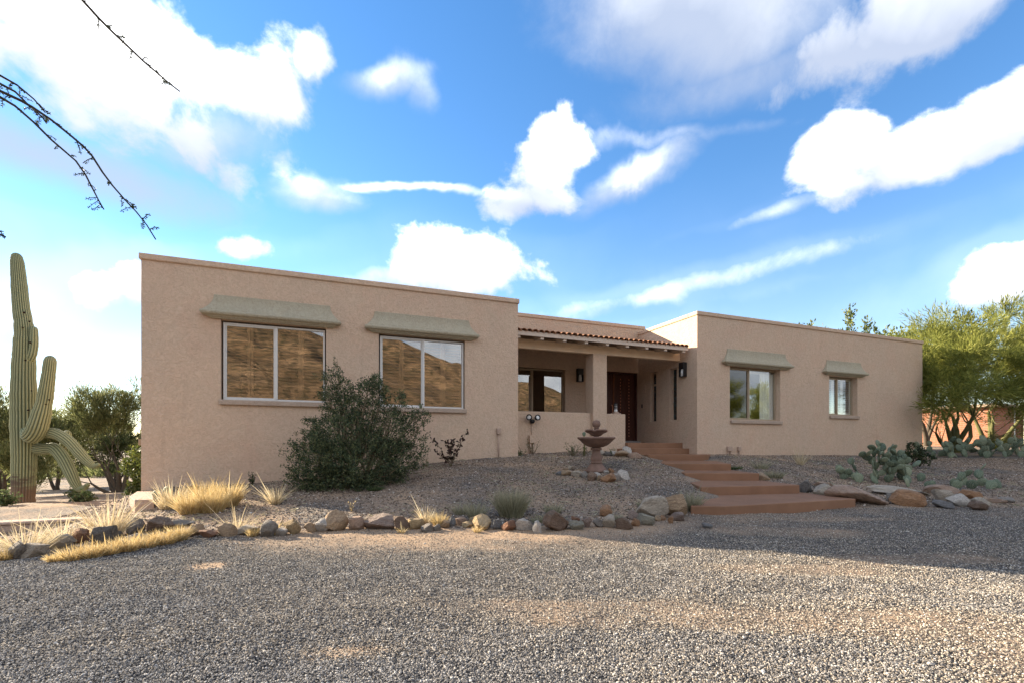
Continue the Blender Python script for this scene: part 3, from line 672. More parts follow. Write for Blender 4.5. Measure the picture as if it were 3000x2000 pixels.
step([(2.58, 6.72), (3.05, 6.70), (4.2, 7.1), (5.62, 7.62), (5.5, 8.05), (5.36, 8.65), (3.1, 8.3)], -.89, .30)

# ---------------------------------------------------------------- low walls on the left
g = thing('garden_wall', 'low pinkish stucco garden wall with a pale sunlit cap, left of the house', 'wall', (-6.3, 7.3, -1.4))
def gw(name, mb, m): return bevel(link(name, mb.shift((-6.3, 7.3, -1.4)).mesh(name, m), g), .02, 2)
dx, dy = -1.40, -.56; L = math.hypot(dx, dy); ux, uy = dx/L, dy/L; nx, ny = -uy, ux
def strip(o0, o1, e0, e1, f): return [(-6.12+ux*e0+nx*o0, 7.38+uy*e0+ny*o0), (-6.12+ux*e1+nx*o0, 7.38+uy*e1+ny*o0), (-6.12+ux*e1+nx*o1, 7.38+uy*e1+ny*o1), (-6.12+ux*e0+nx*o1, 7.38+uy*e0+ny*o1)]
gw('wall', MB().prism(strip(-.10, .10, 0, 6.5, 0), -1.9, -1.176), M['garden']); gw('cap', MB().prism(strip(-.125, .125, 0, 6.5, 0), -1.174, -1.127), M['garden'])
bw = MB().prism([(-6.27, 7.64), (-5.78, 7.14), (-5.53, 7.20), (-6.50, 8.42), (-6.79, 8.44)], -1.6, -.85)
bevel(tag(link('wall_block', bw.shift((-6.1, 7.7, -1.2)).mesh('wall_block', M['garden']), None, (-6.1, 7.7, -1.2)), 'stubby stucco wall block with sunlit left face, between garden wall and house corner', 'wall'), .01, 2)
# ---------------------------------------------------------------- lamps, boxes and pipes on the walls
def lamp_body(t, w=.2, h=.42, d=.13):
    link('back_plate', MB().box(-w/2, w/2, -.02, 0, -h/2, h/2).mesh('back_plate', M['black']), t)
    bevel(link('hood', MB().box(-w/2, w/2, -d, -.021, h*.05, h/2).box(-w/2, -w/2+.015, -d, -.021, -h/2, h*.049).box(w/2-.015, w/2, -d, -.021, -h/2, h*.049).box(-w/2+.016, w/2-.016, -d, -.021, -h/2, -h/2+.015).mesh('hood', M['black']), t), .004, 1)
    link('glass_shade', MB().lathe([(.05, -h/2+.016), (.055, -h*.2), (.04, h*.03), (.02, h*.045)], 16, (0, -d*.55)).mesh('glass_shade', M['lens'], True), t)
def sconce(a, n, z, rz, label):
    t = thing('wall_lamp', label, 'lamp', hw(a, n, z), TH+rz, 'black wall lamps at the porch'); lamp_body(t); return t
sconce(7.50, NM-.001, 2.21, 0, 'black box wall lamp with pale glass, on the porch back wall left of the column')
sconce(BL-.001, 10.98, 2.2, R(-90), 'black box wall lamp seen side-on, beside the right end of the tiled porch roof')
t = thing('bollard_lamp', 'small black lamp with three pale rings, standing on the end of the low porch wall', 'lamp', hw(7.62, 11.30, .858), TH)
bevel(link('base', MB().box(-.12, .12, -.09, .09, .001, .03).box(-.07, .07, -.06, .06, .031, .06).mesh('base', M['garden']), t), .006, 1)
link('post', MB().lathe([(.05, .06), (.05, .12), (.042, .13), (.042, .28), (.01, .29)], 20).mesh('post', M['lens'], True), t)
for k in range(3): link('ring', MB().lathe([(.035, .14+k*.045), (.062, .145+k*.045), (.062, .165+k*.045), (.035, .17+k*.045)], 20).mesh('ring', M['black'], True), t)
link('cap', MB().lathe([(.062, .272), (.062, .285), (.045, .31), (.01, .32)], 20).mesh('cap', M['black'], True), t)
t = thing('flood_light', 'black twin-head flood light on the low porch wall, above its junction box', 'lamp', hw(4.95, 11.195, .62), TH)
link('mount', MB().tube([(0, 0, -.02), (0, -.09, -.02)], .055, 14).mesh('mount', M['black'], True), t)
for s in (-1, 1):
    hd = link('head', MB().lathe([(.02, .0), (.055, .015), (.075, .07), (.078, .115), (.066, .115), (.062, .095), (.02, .094)], 20).mesh('head', M['black'], True), t, (s*.085, -.08, .06))
    hd.rotation_euler = (R(80), 0, R(s*22-12))
    link('lens', MB().lathe([(.052, .0955), (.046, .1), (.01, .101)], 20).mesh('lens', M['lens'], True), hd)
def electric_box(name, label, a, n, ztop, w, h, pipes, group=None, m='stucco'):
    base = hw(a, n, 0); zg = hz(base.x, base.y)-.08
    t = thing(name, label, 'junction box', (base.x, base.y, ztop-h), TH, group)
    bevel(link('box', MB().box(-w/2, w/2, -.075, -.001, 0, h).mesh('box', M[m]), t), .006, 1)
    for dx in pipes: link('pipe', MB().tube([(dx, -.035, zg-(ztop-h)), (dx, -.035, -.001)], .017, 10).mesh('pipe', M[m], True), t)
    return t
electric_box('junction_box', 'painted junction box on a single conduit beside the right corner of the left wing', 3.76, NF, .385, .10, .14, (0,), 'junction boxes on the walls', 'garden')
t = electric_box('junction_box', 'painted junction box below the flood light, on paired pipes', 4.95, 11.20, .235, .16, .2, (-.045, .035), 'junction boxes on the walls')
link('conduit', MB().tube([(0, -.02, .201), (0, -.02, .56)], .009, 8).mesh('conduit', M['stucco'], True), t)
electric_box('junction_box', 'larger junction box on two pipes right of the stair, below the big right-wing window', 10.98, NF, -.06, .17, .14, (-.06, .05), 'junction boxes on the walls', 'garden')
electric_box('junction_box', 'smaller junction box on one pipe, right beside the two-pipe box', 11.36, NF, -.07, .1, .13, (0,), 'junction boxes on the walls', 'garden')
bevel(tag(link('number_plaque', MB().box(-.015, 0, -.09, .09, -.12, .12).mesh('number_plaque', M['stucco']), None, hw(BL-.001, 12.88, 1.84), TH), 'small pale plaque on the porch side wall beside the door', 'plaque'), .004, 1)
bevel(tag(link('doorbell', MB().box(-.02, 0, -.025, .025, -.06, .06).mesh('doorbell', M['black']), None, hw(BL-.001, 12.98, 1.28), TH), 'small black doorbell on the porch side wall', 'doorbell'), .004, 1)
t = thing('side_lamp', 'brown lamp bracket on the left end wall of the house above the bright shrub', 'lamp', hw(AL-.001, 11.1, -.02), TH)
bevel(link('bracket', MB().box(-.22, 0, -.06, .06, 0, .12).mesh('bracket', M['soffit']), t), .006, 1); link('bulb', MB().lathe([(.02, -.12), (.05, -.09), (.05, -.04), (.02, -.001)], 14, (-.12, 0)).mesh('bulb', M['lens'], True), t)

# ---------------------------------------------------------------- fountain
fx, fy = (1.767, 9.770); fz = hz(fx, fy)-.02
ft = thing('fountain', 'brown cast stone two-tier garden fountain with a ball finial, dry', 'fountain', (fx, fy, fz))
def fl(name, prof, n=48): return link(name, MB().lathe(prof, n).mesh(name, M['cast'], True), ft)
fl('foot', [(.235, 0), (.235, .035), (.215, .05), (.20, .06), (.165, .11), (.135, .155), (.118, .17)], 48)
fl('pedestal', [(.112, .17), (.118, .18), (.118, .205), (.108, .215), (.115, .235), (.122, .27), (.118, .31), (.10, .36), (.085, .41), (.08, .445), (.10, .455), (.114, .465), (.114, .495), (.10, .505), (.085, .51)])
fl('lower_basin', [(.08, .51), (.15, .522), (.23, .558), (.30, .61), (.345, .66), (.375, .683), (.392, .695), (.392, .722), (.375, .728), (.355, .715), (.29, .66), (.2, .62), (.05, .605)], 64)
fl('stem', [(.07, .607), (.05, .63), (.045, .72), (.06, .745)])
ub = fl('upper_basin', [(.06, .742), (.105, .76), (.15, .80), (.185, .838), (.215, .852), (.226, .862), (.226, .882), (.212, .886), (.195, .875), (.13, .83), (.03, .815)], 64)
for v in ub.data.vertices:                                  # four pouring lips in the rim
    r = math.hypot(v.co.x, v.co.y); a = math.atan2(v.co.y, v.co.x)+.35
    if r > .18: v.co.z -= .026*max(0, math.cos(4*a))**12; k = 1+.05*max(0, math.cos(4*a))**12; v.co.x *= k; v.co.y *= k
fl('finial', [(.05, .818), (.042, .88), (.05, .905), (.06, .91), (.045, .925), (.07, .945), (.085, .985), (.086, 1.01), (.075, 1.045), (.05, 1.072), (.015, 1.082)])
# a lone round pad behind the basin
# ---------------------------------------------------------------- rocks
def rock_mesh(seed, sub):
    rs = np.random.RandomState(seed); bm = bmesh.new(); bmesh.ops.create_icosphere(bm, subdivisions=sub, radius=1)
    N = rs.normal(size=(12, 3)); N[:, 2] *= .8; N /= np.linalg.norm(N, axis=1)[:, None]; h = rs.uniform(.46, .98, 12)
    ph = rs.uniform(0, 6, (6, 3)); fr = rs.uniform(2, 7, (6, 3))
    for v in bm.verts:
        d = np.array(v.co); dn = N @ d; m = dn > .25
        r = min(1.05, (h[m]/dn[m]).min() if m.any() else 1.05)
        r *= 1+.028*np.sin(fr @ d * 1. + ph[:, 0]).sum()/2
        v.co = Vector(d*r)
    me = bpy.data.meshes.new('rock'); bm.to_mesh(me); bm.free()
    xs = np.array([v.co for v in me.vertices]); lo, hi = xs.min(0), xs.max(0); xs = (xs-lo)/(hi-lo); xs[:, :2] -= .5
    me.vertices.foreach_set('co', xs.astype(np.float32).ravel())
    me.materials.append(M['rock'])
    me.polygons.foreach_set('use_smooth', [True]*len(me.polygons))
    try: me.set_sharp_from_angle(angle=R(26))
    except Exception: pass
    return me
C = dict(grey=(.33, .305, .28), dgrey=(.19, .18, .17), slate=(.23, .24, .255), pale=(.58, .52, .44), white=(.72, .69, .65), tan=(.50, .37, .25), yel=(.55, .42, .25), brown=(.30, .21, .155), dbrown=(.22, .15, .11),
         rust=(.34, .19, .125), purple=(.35, .27, .235), pink=(.50, .36, .28), orange=(.46, .27, .155), green=(.37, .36, .30))
G1, G2, G3, G4 = 'rocks along the drive edge', 'rocks in the border right of the stair', 'stones ringing the fountain', 'rocks beside the top of the stair'
# position, width px at 3000, height px, colour, tilt, label
ROCKS = [
 ((-4.842, 4.540), 62, 54, 'grey', 10, 'dark rounded boulder at the left end of the drive border, before tall pale grass', G1),
 ((-4.660, 4.540), 74, 46, 'pale', -18, 'grey and white streaked rock, second from the left end of the drive border', G1),
 ((-4.877, 4.990), 78, 38, 'pale', -14, 'pale flat slab leaning between two grass clumps at the far left', G1),
 ((-4.932, 5.280), 46, 44, 'rust', 0, 'reddish-sided dark stone between the pale slab and the big dark boulder at the left', G1),
 ((-4.394, 4.940), 70, 60, 'dgrey', 0, 'big dark trapezoid boulder rising above the golden grass', G1),
 ((-4.631, 5.430), 26, 24, 'dgrey', 12, 'small dark stone right of the big dark trapezoid boulder', G1),
 ((-4.649, 5.660), 42, 44, 'grey', 25, 'grey angular stone at the foot of the wall block', G1),
 ((-4.324, 5.690), 84, 44, 'dbrown', -8, 'large dark brown boulder just right of the wall block', G1),
 ((-4.161, 5.130), 74, 24, 'pale', -12, 'pale low slab half sunk in golden grass below the wall block', G1),
 ((-4.236, 5.880), 78, 22, 'grey', -14, 'long grey slab lying below the upper golden grass', G1),
 ((-3.627, 5.270), 54, 32, 'tan', -10, 'pale-topped brown stone at the right end of the golden grass strip', G1),
 ((-3.376, 5.170), 56, 24, 'rust', -6, 'low reddish stone with a pale top, left part of the border', G1),
 ((-3.211, 5.210), 48, 38, 'tan', -8, 'tan stone with a pale flat top beside a spiky straw tuft', G1),
 ((-3.024, 5.330), 72, 30, 'pale', -16, 'pale flat slab sloping up to the right, right of the spiky straw tuft', G1),
 ((-2.752, 5.250), 62, 44, 'grey', -20, 'grey angular rock with a shaded face, in front of the pale slab', G1),
 ((-2.641, 5.320), 42, 24, 'white', -8, 'low white streaked stone left of the cracked tan boulder', G1),
 ((-2.508, 5.370), 48, 40, 'yel', -20, 'cracked tan boulder with a shaded right side', G1),
 ((-2.391, 5.490), 36, 28, 'tan', 5, 'small dull brown stone between the cracked tan boulder and a white round one', G1),
 ((-2.247, 5.490), 42, 38, 'white', 0, 'whitish rounded rock left of the tall pointed tan one', G1),
 ((-2.056, 5.550), 68, 56, 'tan', -30, 'tall pointed tan rock, lit on top, left of centre in the border', G1),
 ((-1.841, 5.550), 48, 38, 'pink', -15, 'brownish pink rock between the pointed tan one and the wide purple one', G1),
 ((-1.596, 5.560), 88, 42, 'purple', 0, 'wide purple-brown boulder, broadest in the sunlit stretch of the border', G1),
 ((-1.332, 5.580), 46, 38, 'dbrown', 8, 'smooth dark brown stone right of the wide purple boulder', G1),
 ((-1.166, 5.650), 52, 34, 'yel', -12, 'yellowish tan stone beside the two-colour grass tuft', G1),
 ((-1.003, 5.500), 36, 24, 'grey', -10, 'grey flat stone lying in front of the others, mid border', G1),
 ((-0.908, 5.560), 24, 20, 'grey', 10, 'little grey stone touching the flat grey one', G1),
 ((-0.828, 5.710), 30, 22, 'tan', 0, 'small tan stone below the green and straw tuft', G1),
 ((-0.759, 5.790), 22, 30, 'slate', 14, 'upright slate grey flake among tan stones', G1),
 ((-0.653, 5.870), 38, 25, 'pink', 0, 'pinkish stone set slightly back, mid border', G1),
 ((-0.543, 5.750), 38, 16, 'yel', 0, 'low brick-shaped tan stone left of the yellow block', G1),
 ((-0.486, 5.930), 24, 18, 'yel', 0, 'small tan stone tucked behind the brick-shaped one', G1),
 ((-0.350, 5.630), 56, 44, 'yel', -14, 'big yellow-tan angular block at the edge of the house shadow', G1),
 ((-0.185, 5.610), 28, 28, 'slate', 0, 'dark blue-grey stone right of the yellow-tan block', G1),
 ((-0.045, 5.550), 44, 30, 'rust', 0, 'dark rusty angular stone left of the white and orange cobble', G1),
 ((0.135, 5.570), 48, 35, 'white', 0, 'rounded cobble, white on top and orange below', G1),
 ((0.291, 5.450), 30, 36, 'white', 8, 'upright pale stone standing forward of the border', G1),
 ((0.526, 5.570), 84, 56, 'dbrown', 4, 'largest dark brown boulder with pale scratches, centre of the border', G1),
 ((0.769, 5.590), 42, 27, 'green', -4, 'grey-green stone right of the largest dark boulder', G1),
 ((0.826, 5.910), 24, 26, 'rust', -18, 'small rusty pointed stone behind the grey-green one', G1),
 ((0.933, 5.740), 32, 28, 'purple', -14, 'oval grey-brown cobble in the shaded stretch', G1),
 ((1.069, 5.770), 32, 24, 'grey', 0, 'plain grey cobble right of the oval one', G1),
 ((1.196, 5.710), 38, 38, 'pale', 0, 'round pale cobble, whitest of the shaded stretch', G1),
 ((1.355, 5.660), 50, 32, 'dbrown', 6, 'dark brown angular stone between the round pale cobble and a pinkish chip', G1),
 ((1.546, 5.850), 26, 22, 'orange', 14, 'small pinkish orange chip beside the dark angular stone', G1),
 ((1.302, 6.330), 38, 32, 'orange', -20, 'orange-brown rock lying alone on the slope above the border', G1),
 ((1.637, 6.210), 34, 26, 'purple', 0, 'purple-grey cobble behind the grey-green angular rock', G1),
 ((1.719, 5.960), 54, 34, 'green', 6, 'grey-green angular rock below the big tilted boulder', G1),
 ((2.026, 6.480), 96, 56, 'pale', -26, 'big elongated boulder with a pale top, tilted up to the right near the stair', G1),
 ((2.350, 6.550), 70, 58, 'tan', -20, 'big tan boulder with grain lines leaning against the lowest step', G1),
 ((2.255, 6.260), 38, 26, 'purple', -16, 'purple-brown stone at the foot of the boulder by the lowest step', G1),
 ((2.054, 6.320), 17, 14, 'orange', 0, 'tiny orange stone between the two big boulders', G1),
 ((2.075, 6.110), 19, 22, 'orange', 10, 'upright little orange stone in front of the two big boulders', G1),
 ((1.974, 6.270), 22, 16, 'tan', 0, 'small dull stone under the tilted boulder', G1),
 ((2.437, 5.810), 34, 14, 'slate', 8, 'flat bluish stone lying by itself on the drive below the stair', G1),
 ((5.195, 9.590), 34, 22, 'tan', 6, 'tan stone against the right end of the middle step', G2),
 ((5.528, 8.660), 46, 36, 'dgrey', -8, 'dark grey rock at the right end of the second lowest step', G2),
 ((5.666, 8.450), 52, 32, 'pale', 0, 'pale rounded rock right of the dark grey one by the lowest step', G2),
 ((6.122, 9.150), 46, 18, 'pink', 0, 'pinkish flat stone behind the pale rounded rock', G2),
 ((5.874, 7.790), 165, 46, 'pink', 12, 'longest flat slab, tilted down to the right, at the end of the lowest step', G2),
 ((7.333, 8.710), 175, 24, 'pale', 6, 'long pale flat slab lying behind the orange block', G2),
 ((6.621, 7.730), 94, 46, 'orange', 6, 'orange-tan rounded block, front of the right border', G2),
 ((6.591, 8.060), 26, 26, 'grey', 0, 'small grey stone wedged between the longest slab and the orange block', G2),
 ((7.607, 8.240), 50, 34, 'pale', 12, 'pale grey rock with a round top right of the orange block', G2),
 ((7.064, 7.610), 56, 22, 'slate', 6, 'dark slate stone in front of the pale grey rock', G2),
 ((7.453, 7.730), 64, 36, 'white', 10, 'white quartz rock, brightest of the right border', G2),
 ((8.212, 8.840), 84, 28, 'pink', 4, 'pinkish domed slab behind the pale grey rock', G2),
 ((8.407, 8.500), 58, 24, 'orange', 8, 'flat brown stone behind the white quartz rock', G2),
 ((7.414, 7.360), 46, 26, 'dbrown', 4, 'dark brown rounded cobble at the front right of the right border', G2),
 ((7.874, 7.760), 60, 24, 'pale', 0, 'pale low rock behind the dark brown cobble', G2),
 ((8.406, 8.030), 44, 12, 'pink', 4, 'thin pink slab at the far right end of the border', G2),
 ((8.594, 8.030), 46, 14, 'grey', 0, 'low grey stone, last at the far right of the border', G2),
 ((0.953, 9.430), 22, 13, 'slate', 0, 'flat slate stone at the left end of the fountain ring', G3),
 ((1.085, 9.380), 30, 16, 'tan', 0, 'dark-streaked tan stone second from the left in the fountain ring', G3),
 ((1.208, 9.650), 24, 9, 'pale', 0, 'thin pale stone behind the streaked tan one in the fountain ring', G3),
 ((1.284, 9.230), 33, 19, 'pale', 12, 'pale triangular stone left of centre in the fountain ring', G3),
 ((1.433, 9.150), 20, 20, 'grey', 0, 'grey upright stone beside the brown round one of the fountain ring', G3),
 ((1.505, 8.860), 27, 26, 'brown', 14, 'brown rounded stone at the front of the fountain ring', G3),
 ((1.700, 9.290), 20, 12, 'white', 0, 'small white stone under the fountain foot', G3),
 ((1.655, 8.830), 14, 16, 'tan', 0, 'little tan cube between the brown round stone and the orange block of the fountain ring', G3),
 ((1.807, 8.720), 48, 27, 'orange', 0, 'orange block, biggest at the front of the fountain ring', G3),
 ((1.992, 8.920), 26, 20, 'white', 14, 'bluish white stone wedged right of the orange block of the fountain ring', G3),
 ((2.134, 8.860), 36, 31, 'white', -10, 'large white rock at the right end of the fountain ring', G3),
 ((2.018, 9.540), 19, 13, 'orange', 20, 'orange sliver behind the orange block of the fountain ring', G3),
 ((1.930, 9.520), 16, 9, 'white', 0, 'grey-white pebble behind the orange block of the fountain ring', G3),
 ((1.258, 9.930), 17, 14, 'pale', 0, 'pale stone standing back left of the fountain foot', G3),
 ((1.123, 9.830), 18, 9, 'tan', 0, 'low tan stone at the back left of the fountain ring', G3),
 ((3.043, 12.370), 30, 22, 'white', 0, 'white angular rock at the low wall end beside the stair', G4),
 ((2.707, 11.450), 44, 19, 'tan', 0, 'wide tan rock in front of the low wall end', G4),
 ((2.984, 11.260), 39, 17, 'pink', 0, 'oval pinkish brown rock nearest the upper steps', G4),
 ((2.539, 11.640), 20, 15, 'white', 0, 'small white rock left of the wide tan one at the low wall', G4),
 ((2.378, 11.600), 28, 13, 'dgrey', 10, 'dark flat rock behind the fountain pedestal', G4),
 ((2.301, 11.860), 17, 12, 'pale', 0, 'pale little rock just right of the fountain pedestal', G4)]
rlib = {}
for i, ((x, y), w, h, c, tilt, label, grp) in enumerate(ROCKS):
    sub = 4 if w > 60 else 3; key = (i % 23 if sub == 3 else 100+i, sub)
    if key not in rlib: rlib[key] = rock_mesh(*key)
    k = y/1366; W = w*k*1.0; H = h*k*1.22; Dp = W*(.95 if w < 60 else .7)
    o = link('rock', rlib[key], None, (x, y+Dp*.25, hz(x, y)-H*.16)); o.scale = (W*1.05, Dp, H)
    o.rotation_euler = (0, R(tilt*.8), R((i*47) % 50-25)); o.color = (*C[c], 1)
    if abs(tilt) > 18: o.location.z += H*.05
    tag(o, label, 'rock', grp)

# ---------------------------------------------------------------- gravel as scattered stones
def stones(name, pts, z, size, m, seed, label):
    """stones set on the surface with geometry nodes"""
    rs = np.random.RandomState(seed); lib = []
    bm = bmesh.new(); bmesh.ops.create_icosphere(bm, subdivisions=1, radius=1)
    for v in bm.verts: v.co *= 1+rs.uniform(-.28, .28)
    peb = bpy.data.meshes.new(name+'_stone'); bm.to_mesh(peb); bm.free(); peb.materials.append(m)
    n = len(pts); me = bpy.data.meshes.new(name); me.vertices.add(n)
    me.vertices.foreach_set('co', np.column_stack([pts, z]).astype(np.float32).ravel())
    sc = rs.lognormal(0, .30, n)[:, None]*size*np.column_stack([np.ones(n), rs.uniform(.6, 1, n), rs.uniform(.45, .85, n)])
    rot = np.column_stack([rs.uniform(-.45, .45, (n, 2)), rs.uniform(0, 6.28, n)])
    for nm, arr in (('size', sc), ('turn', rot)):
        a = me.attributes.new(nm, 'FLOAT_VECTOR', 'POINT'); a.data.foreach_set('vector', arr.astype(np.float32).ravel())
    tree = bpy.data.node_groups.new(name, 'GeometryNodeTree')
    tree.interface.new_socket('Geometry', in_out='INPUT', socket_type='NodeSocketGeometry'); tree.interface.new_socket('Geometry', in_out='OUTPUT', socket_type='NodeSocketGeometry')
    N, L = tree.nodes, tree.links
    gi = N.new('NodeGroupInput'); go = N.new('NodeGroupOutput'); ins = N.new('GeometryNodeInstanceOnPoints')
    src = link(name+'_source', peb); src.hide_render = True; COL.objects.unlink(src)
    oi = N.new('GeometryNodeObjectInfo'); oi.inputs['Object'].default_value = src
    L.new(gi.outputs[0], ins.inputs['Points']); L.new(oi.outputs['Geometry'], ins.inputs['Instance'])
    for nm, sock in (('size', 'Scale'), ('turn', 'Rotation')):
        na = N.new('GeometryNodeInputNamedAttribute'); na.data_type = 'FLOAT_VECTOR'; na.inputs[0].default_value = nm
        L.new(na.outputs[0], ins.inputs[sock])
    L.new(ins.outputs[0], go.inputs[0])
    o = link(name, me); md = o.modifiers.new('scatter', 'NODES'); md.node_group = tree
    tag(o, label, 'gravel', kind='stuff'); return o
rs = np.random.RandomState(11)
def fan(n, y0, y1, power):
    y = y0+(y1-y0)*rs.uniform(0, 1, n)**power; x = rs.uniform(-1.16, 1.16, n)*(y+.35); return x, y
fx_, fy_ = fan(640000, 1.6, 9.4, 1.2)
d = edge_y(fx_)-fy_
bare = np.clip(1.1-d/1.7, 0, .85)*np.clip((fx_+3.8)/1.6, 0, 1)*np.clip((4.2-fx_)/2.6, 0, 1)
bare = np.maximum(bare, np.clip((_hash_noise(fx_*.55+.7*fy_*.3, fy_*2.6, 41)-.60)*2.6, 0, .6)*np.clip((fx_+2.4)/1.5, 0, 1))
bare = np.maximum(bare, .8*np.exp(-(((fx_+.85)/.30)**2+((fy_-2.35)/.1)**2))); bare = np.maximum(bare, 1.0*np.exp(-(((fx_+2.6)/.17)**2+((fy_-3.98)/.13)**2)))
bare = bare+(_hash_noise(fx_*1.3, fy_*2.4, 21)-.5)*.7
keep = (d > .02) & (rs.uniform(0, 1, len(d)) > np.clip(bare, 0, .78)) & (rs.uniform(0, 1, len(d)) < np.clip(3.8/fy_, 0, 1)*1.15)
pts = np.column_stack([fx_, fy_])[keep]
zz = height(pts[:, 0], pts[:, 1])+.003
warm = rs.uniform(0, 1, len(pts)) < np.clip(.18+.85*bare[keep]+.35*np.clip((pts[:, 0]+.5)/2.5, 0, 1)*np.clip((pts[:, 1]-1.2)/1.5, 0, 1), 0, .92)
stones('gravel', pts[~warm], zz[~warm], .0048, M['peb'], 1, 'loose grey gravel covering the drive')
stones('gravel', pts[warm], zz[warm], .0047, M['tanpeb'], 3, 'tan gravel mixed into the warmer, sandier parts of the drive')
bx, by = fan(200000, 5, 15.5, .8)
a_ = bx*math.cos(TH)+by*math.sin(TH); n_ = -bx*math.sin(TH)+by*math.cos(TH)
instep = (bx > np.interp(by, [6.7, 8.1, 9.6, 10.7, 12.7], [2.6, 3.28, 3.56, 3.5, 3.7])-.03) & (bx < np.interp(by, [7.6, 8.5, 9.5, 10.5, 12.5, 13.4], [5.6, 5.3, 5.1, 5.0, 5.5, 5.75])+.03) & (by > 6.7+(bx-2.6)*.3)
keep = (edge_y(bx)-by < -.02) & ((n_ < NF) | ((a_ > AR) & (a_ < BL) & (n_ < 11.18))) & ~instep & (rs.uniform(0, 1, len(bx)) < .35+.65*_hash_noise(bx*.9, by*.9, 31))
pts = np.column_stack([bx, by])[keep]
stones('gravel', pts, height(pts[:, 0], pts[:, 1])+.003, .0105, M['chip'], 2, 'brown and grey stone chips covering the planting beds')
# ---------------------------------------------------------------- plants
def unit(v): return v/np.maximum(np.linalg.norm(v, axis=-1, keepdims=True), 1e-9)
def leaf_arrays(P0, D, L, W, rs, curl=.15):
    """one diamond leaf per point"""
    n = len(P0); side = unit(np.cross(D, rs.normal(size=(n, 3)))); nrm = np.cross(D, side)
    L = np.broadcast_to(L, (n,))[:, None]; W = np.broadcast_to(W, (n,))[:, None]
    V = np.stack([P0, P0+D*L*.5+side*W*.5+nrm*L*curl*.3, P0+D*L-nrm*L*curl*.3, P0+D*L*.5-side*W*.5+nrm*L*curl*.3], 1).reshape(-1, 3)
    return V, np.arange(4*n).reshape(n, 4)
def blade_arrays(P0, D, L, W, droop, rs, seg=4):
    """grass blades: bent tapering ribbons"""
    n = len(P0); side = unit(np.cross(D, rs.normal(size=(n, 3))))*W[:, None]/2; out = D.copy(); out[:, 2] = 0
    V = np.empty((n, seg+1, 2, 3))
    for k in range(seg+1):
        t = k/seg; p = P0+D*(L*t)[:, None]+out*(L*droop*t*t)[:, None]; p[:, 2] -= L*droop*t*t*.6
        w = 1-.85*t**1.5; V[:, k, 0] = p-side*w; V[:, k, 1] = p+side*w
    b = np.arange(n)[:, None]*(2*(seg+1))+2*np.arange(seg)[None]
    return V.reshape(-1, 3), np.stack([b, b+1, b+3, b+2], -1).reshape(-1, 4)
def tuft(x, y, w, h, n, m, label, group, seed, lean=.45, bw=.006, cat='grass', stalks=0, name='grass_clump'):
    rs = np.random.RandomState(seed); z = hz(x, y)
    r = w*.22*np.sqrt(rs.uniform(0, 1, n)); a = rs.uniform(0, 6.283, n)
    P0 = np.column_stack([r*np.cos(a), r*np.sin(a)*.7, np.full(n, -.01)])
    k = rs.uniform(0, 1, n)**.7*lean; D = unit(np.column_stack([np.cos(a)*k+rs.normal(0, .12, n), np.sin(a)*k+rs.normal(0, .12, n), np.ones(n)]))
    L = h*rs.uniform(.3, 1.08, n)
    V, Fq = blade_arrays(P0, D, L, np.full(n, bw)*rs.uniform(.6, 1.3, n), rs.uniform(.05, .45, n), rs)
    if stalks:
        a = rs.uniform(0, 6.283, stalks); k = rs.uniform(.1, 1, stalks)*lean*1.3
        D2 = unit(np.column_stack([np.cos(a)*k, np.sin(a)*k*.7, np.ones(stalks)]))
        V2, F2 = blade_arrays(np.column_stack([np.cos(a)*w*.1, np.sin(a)*w*.07, np.zeros(stalks)]), D2, h*rs.uniform(.9, 1.5, stalks), np.full(stalks, bw*1.9), rs.uniform(0, .3, stalks), rs)
        V = np.vstack([V, V2]); Fq = np.vstack([Fq, F2+4*0+n*10])
    return tag(link(name, np_mesh(name, V, Fq, M[m]), None, (x, y, z)), label, cat, group)
GG = 'dry grass clumps'
px = lambda w, y: w*y/1366
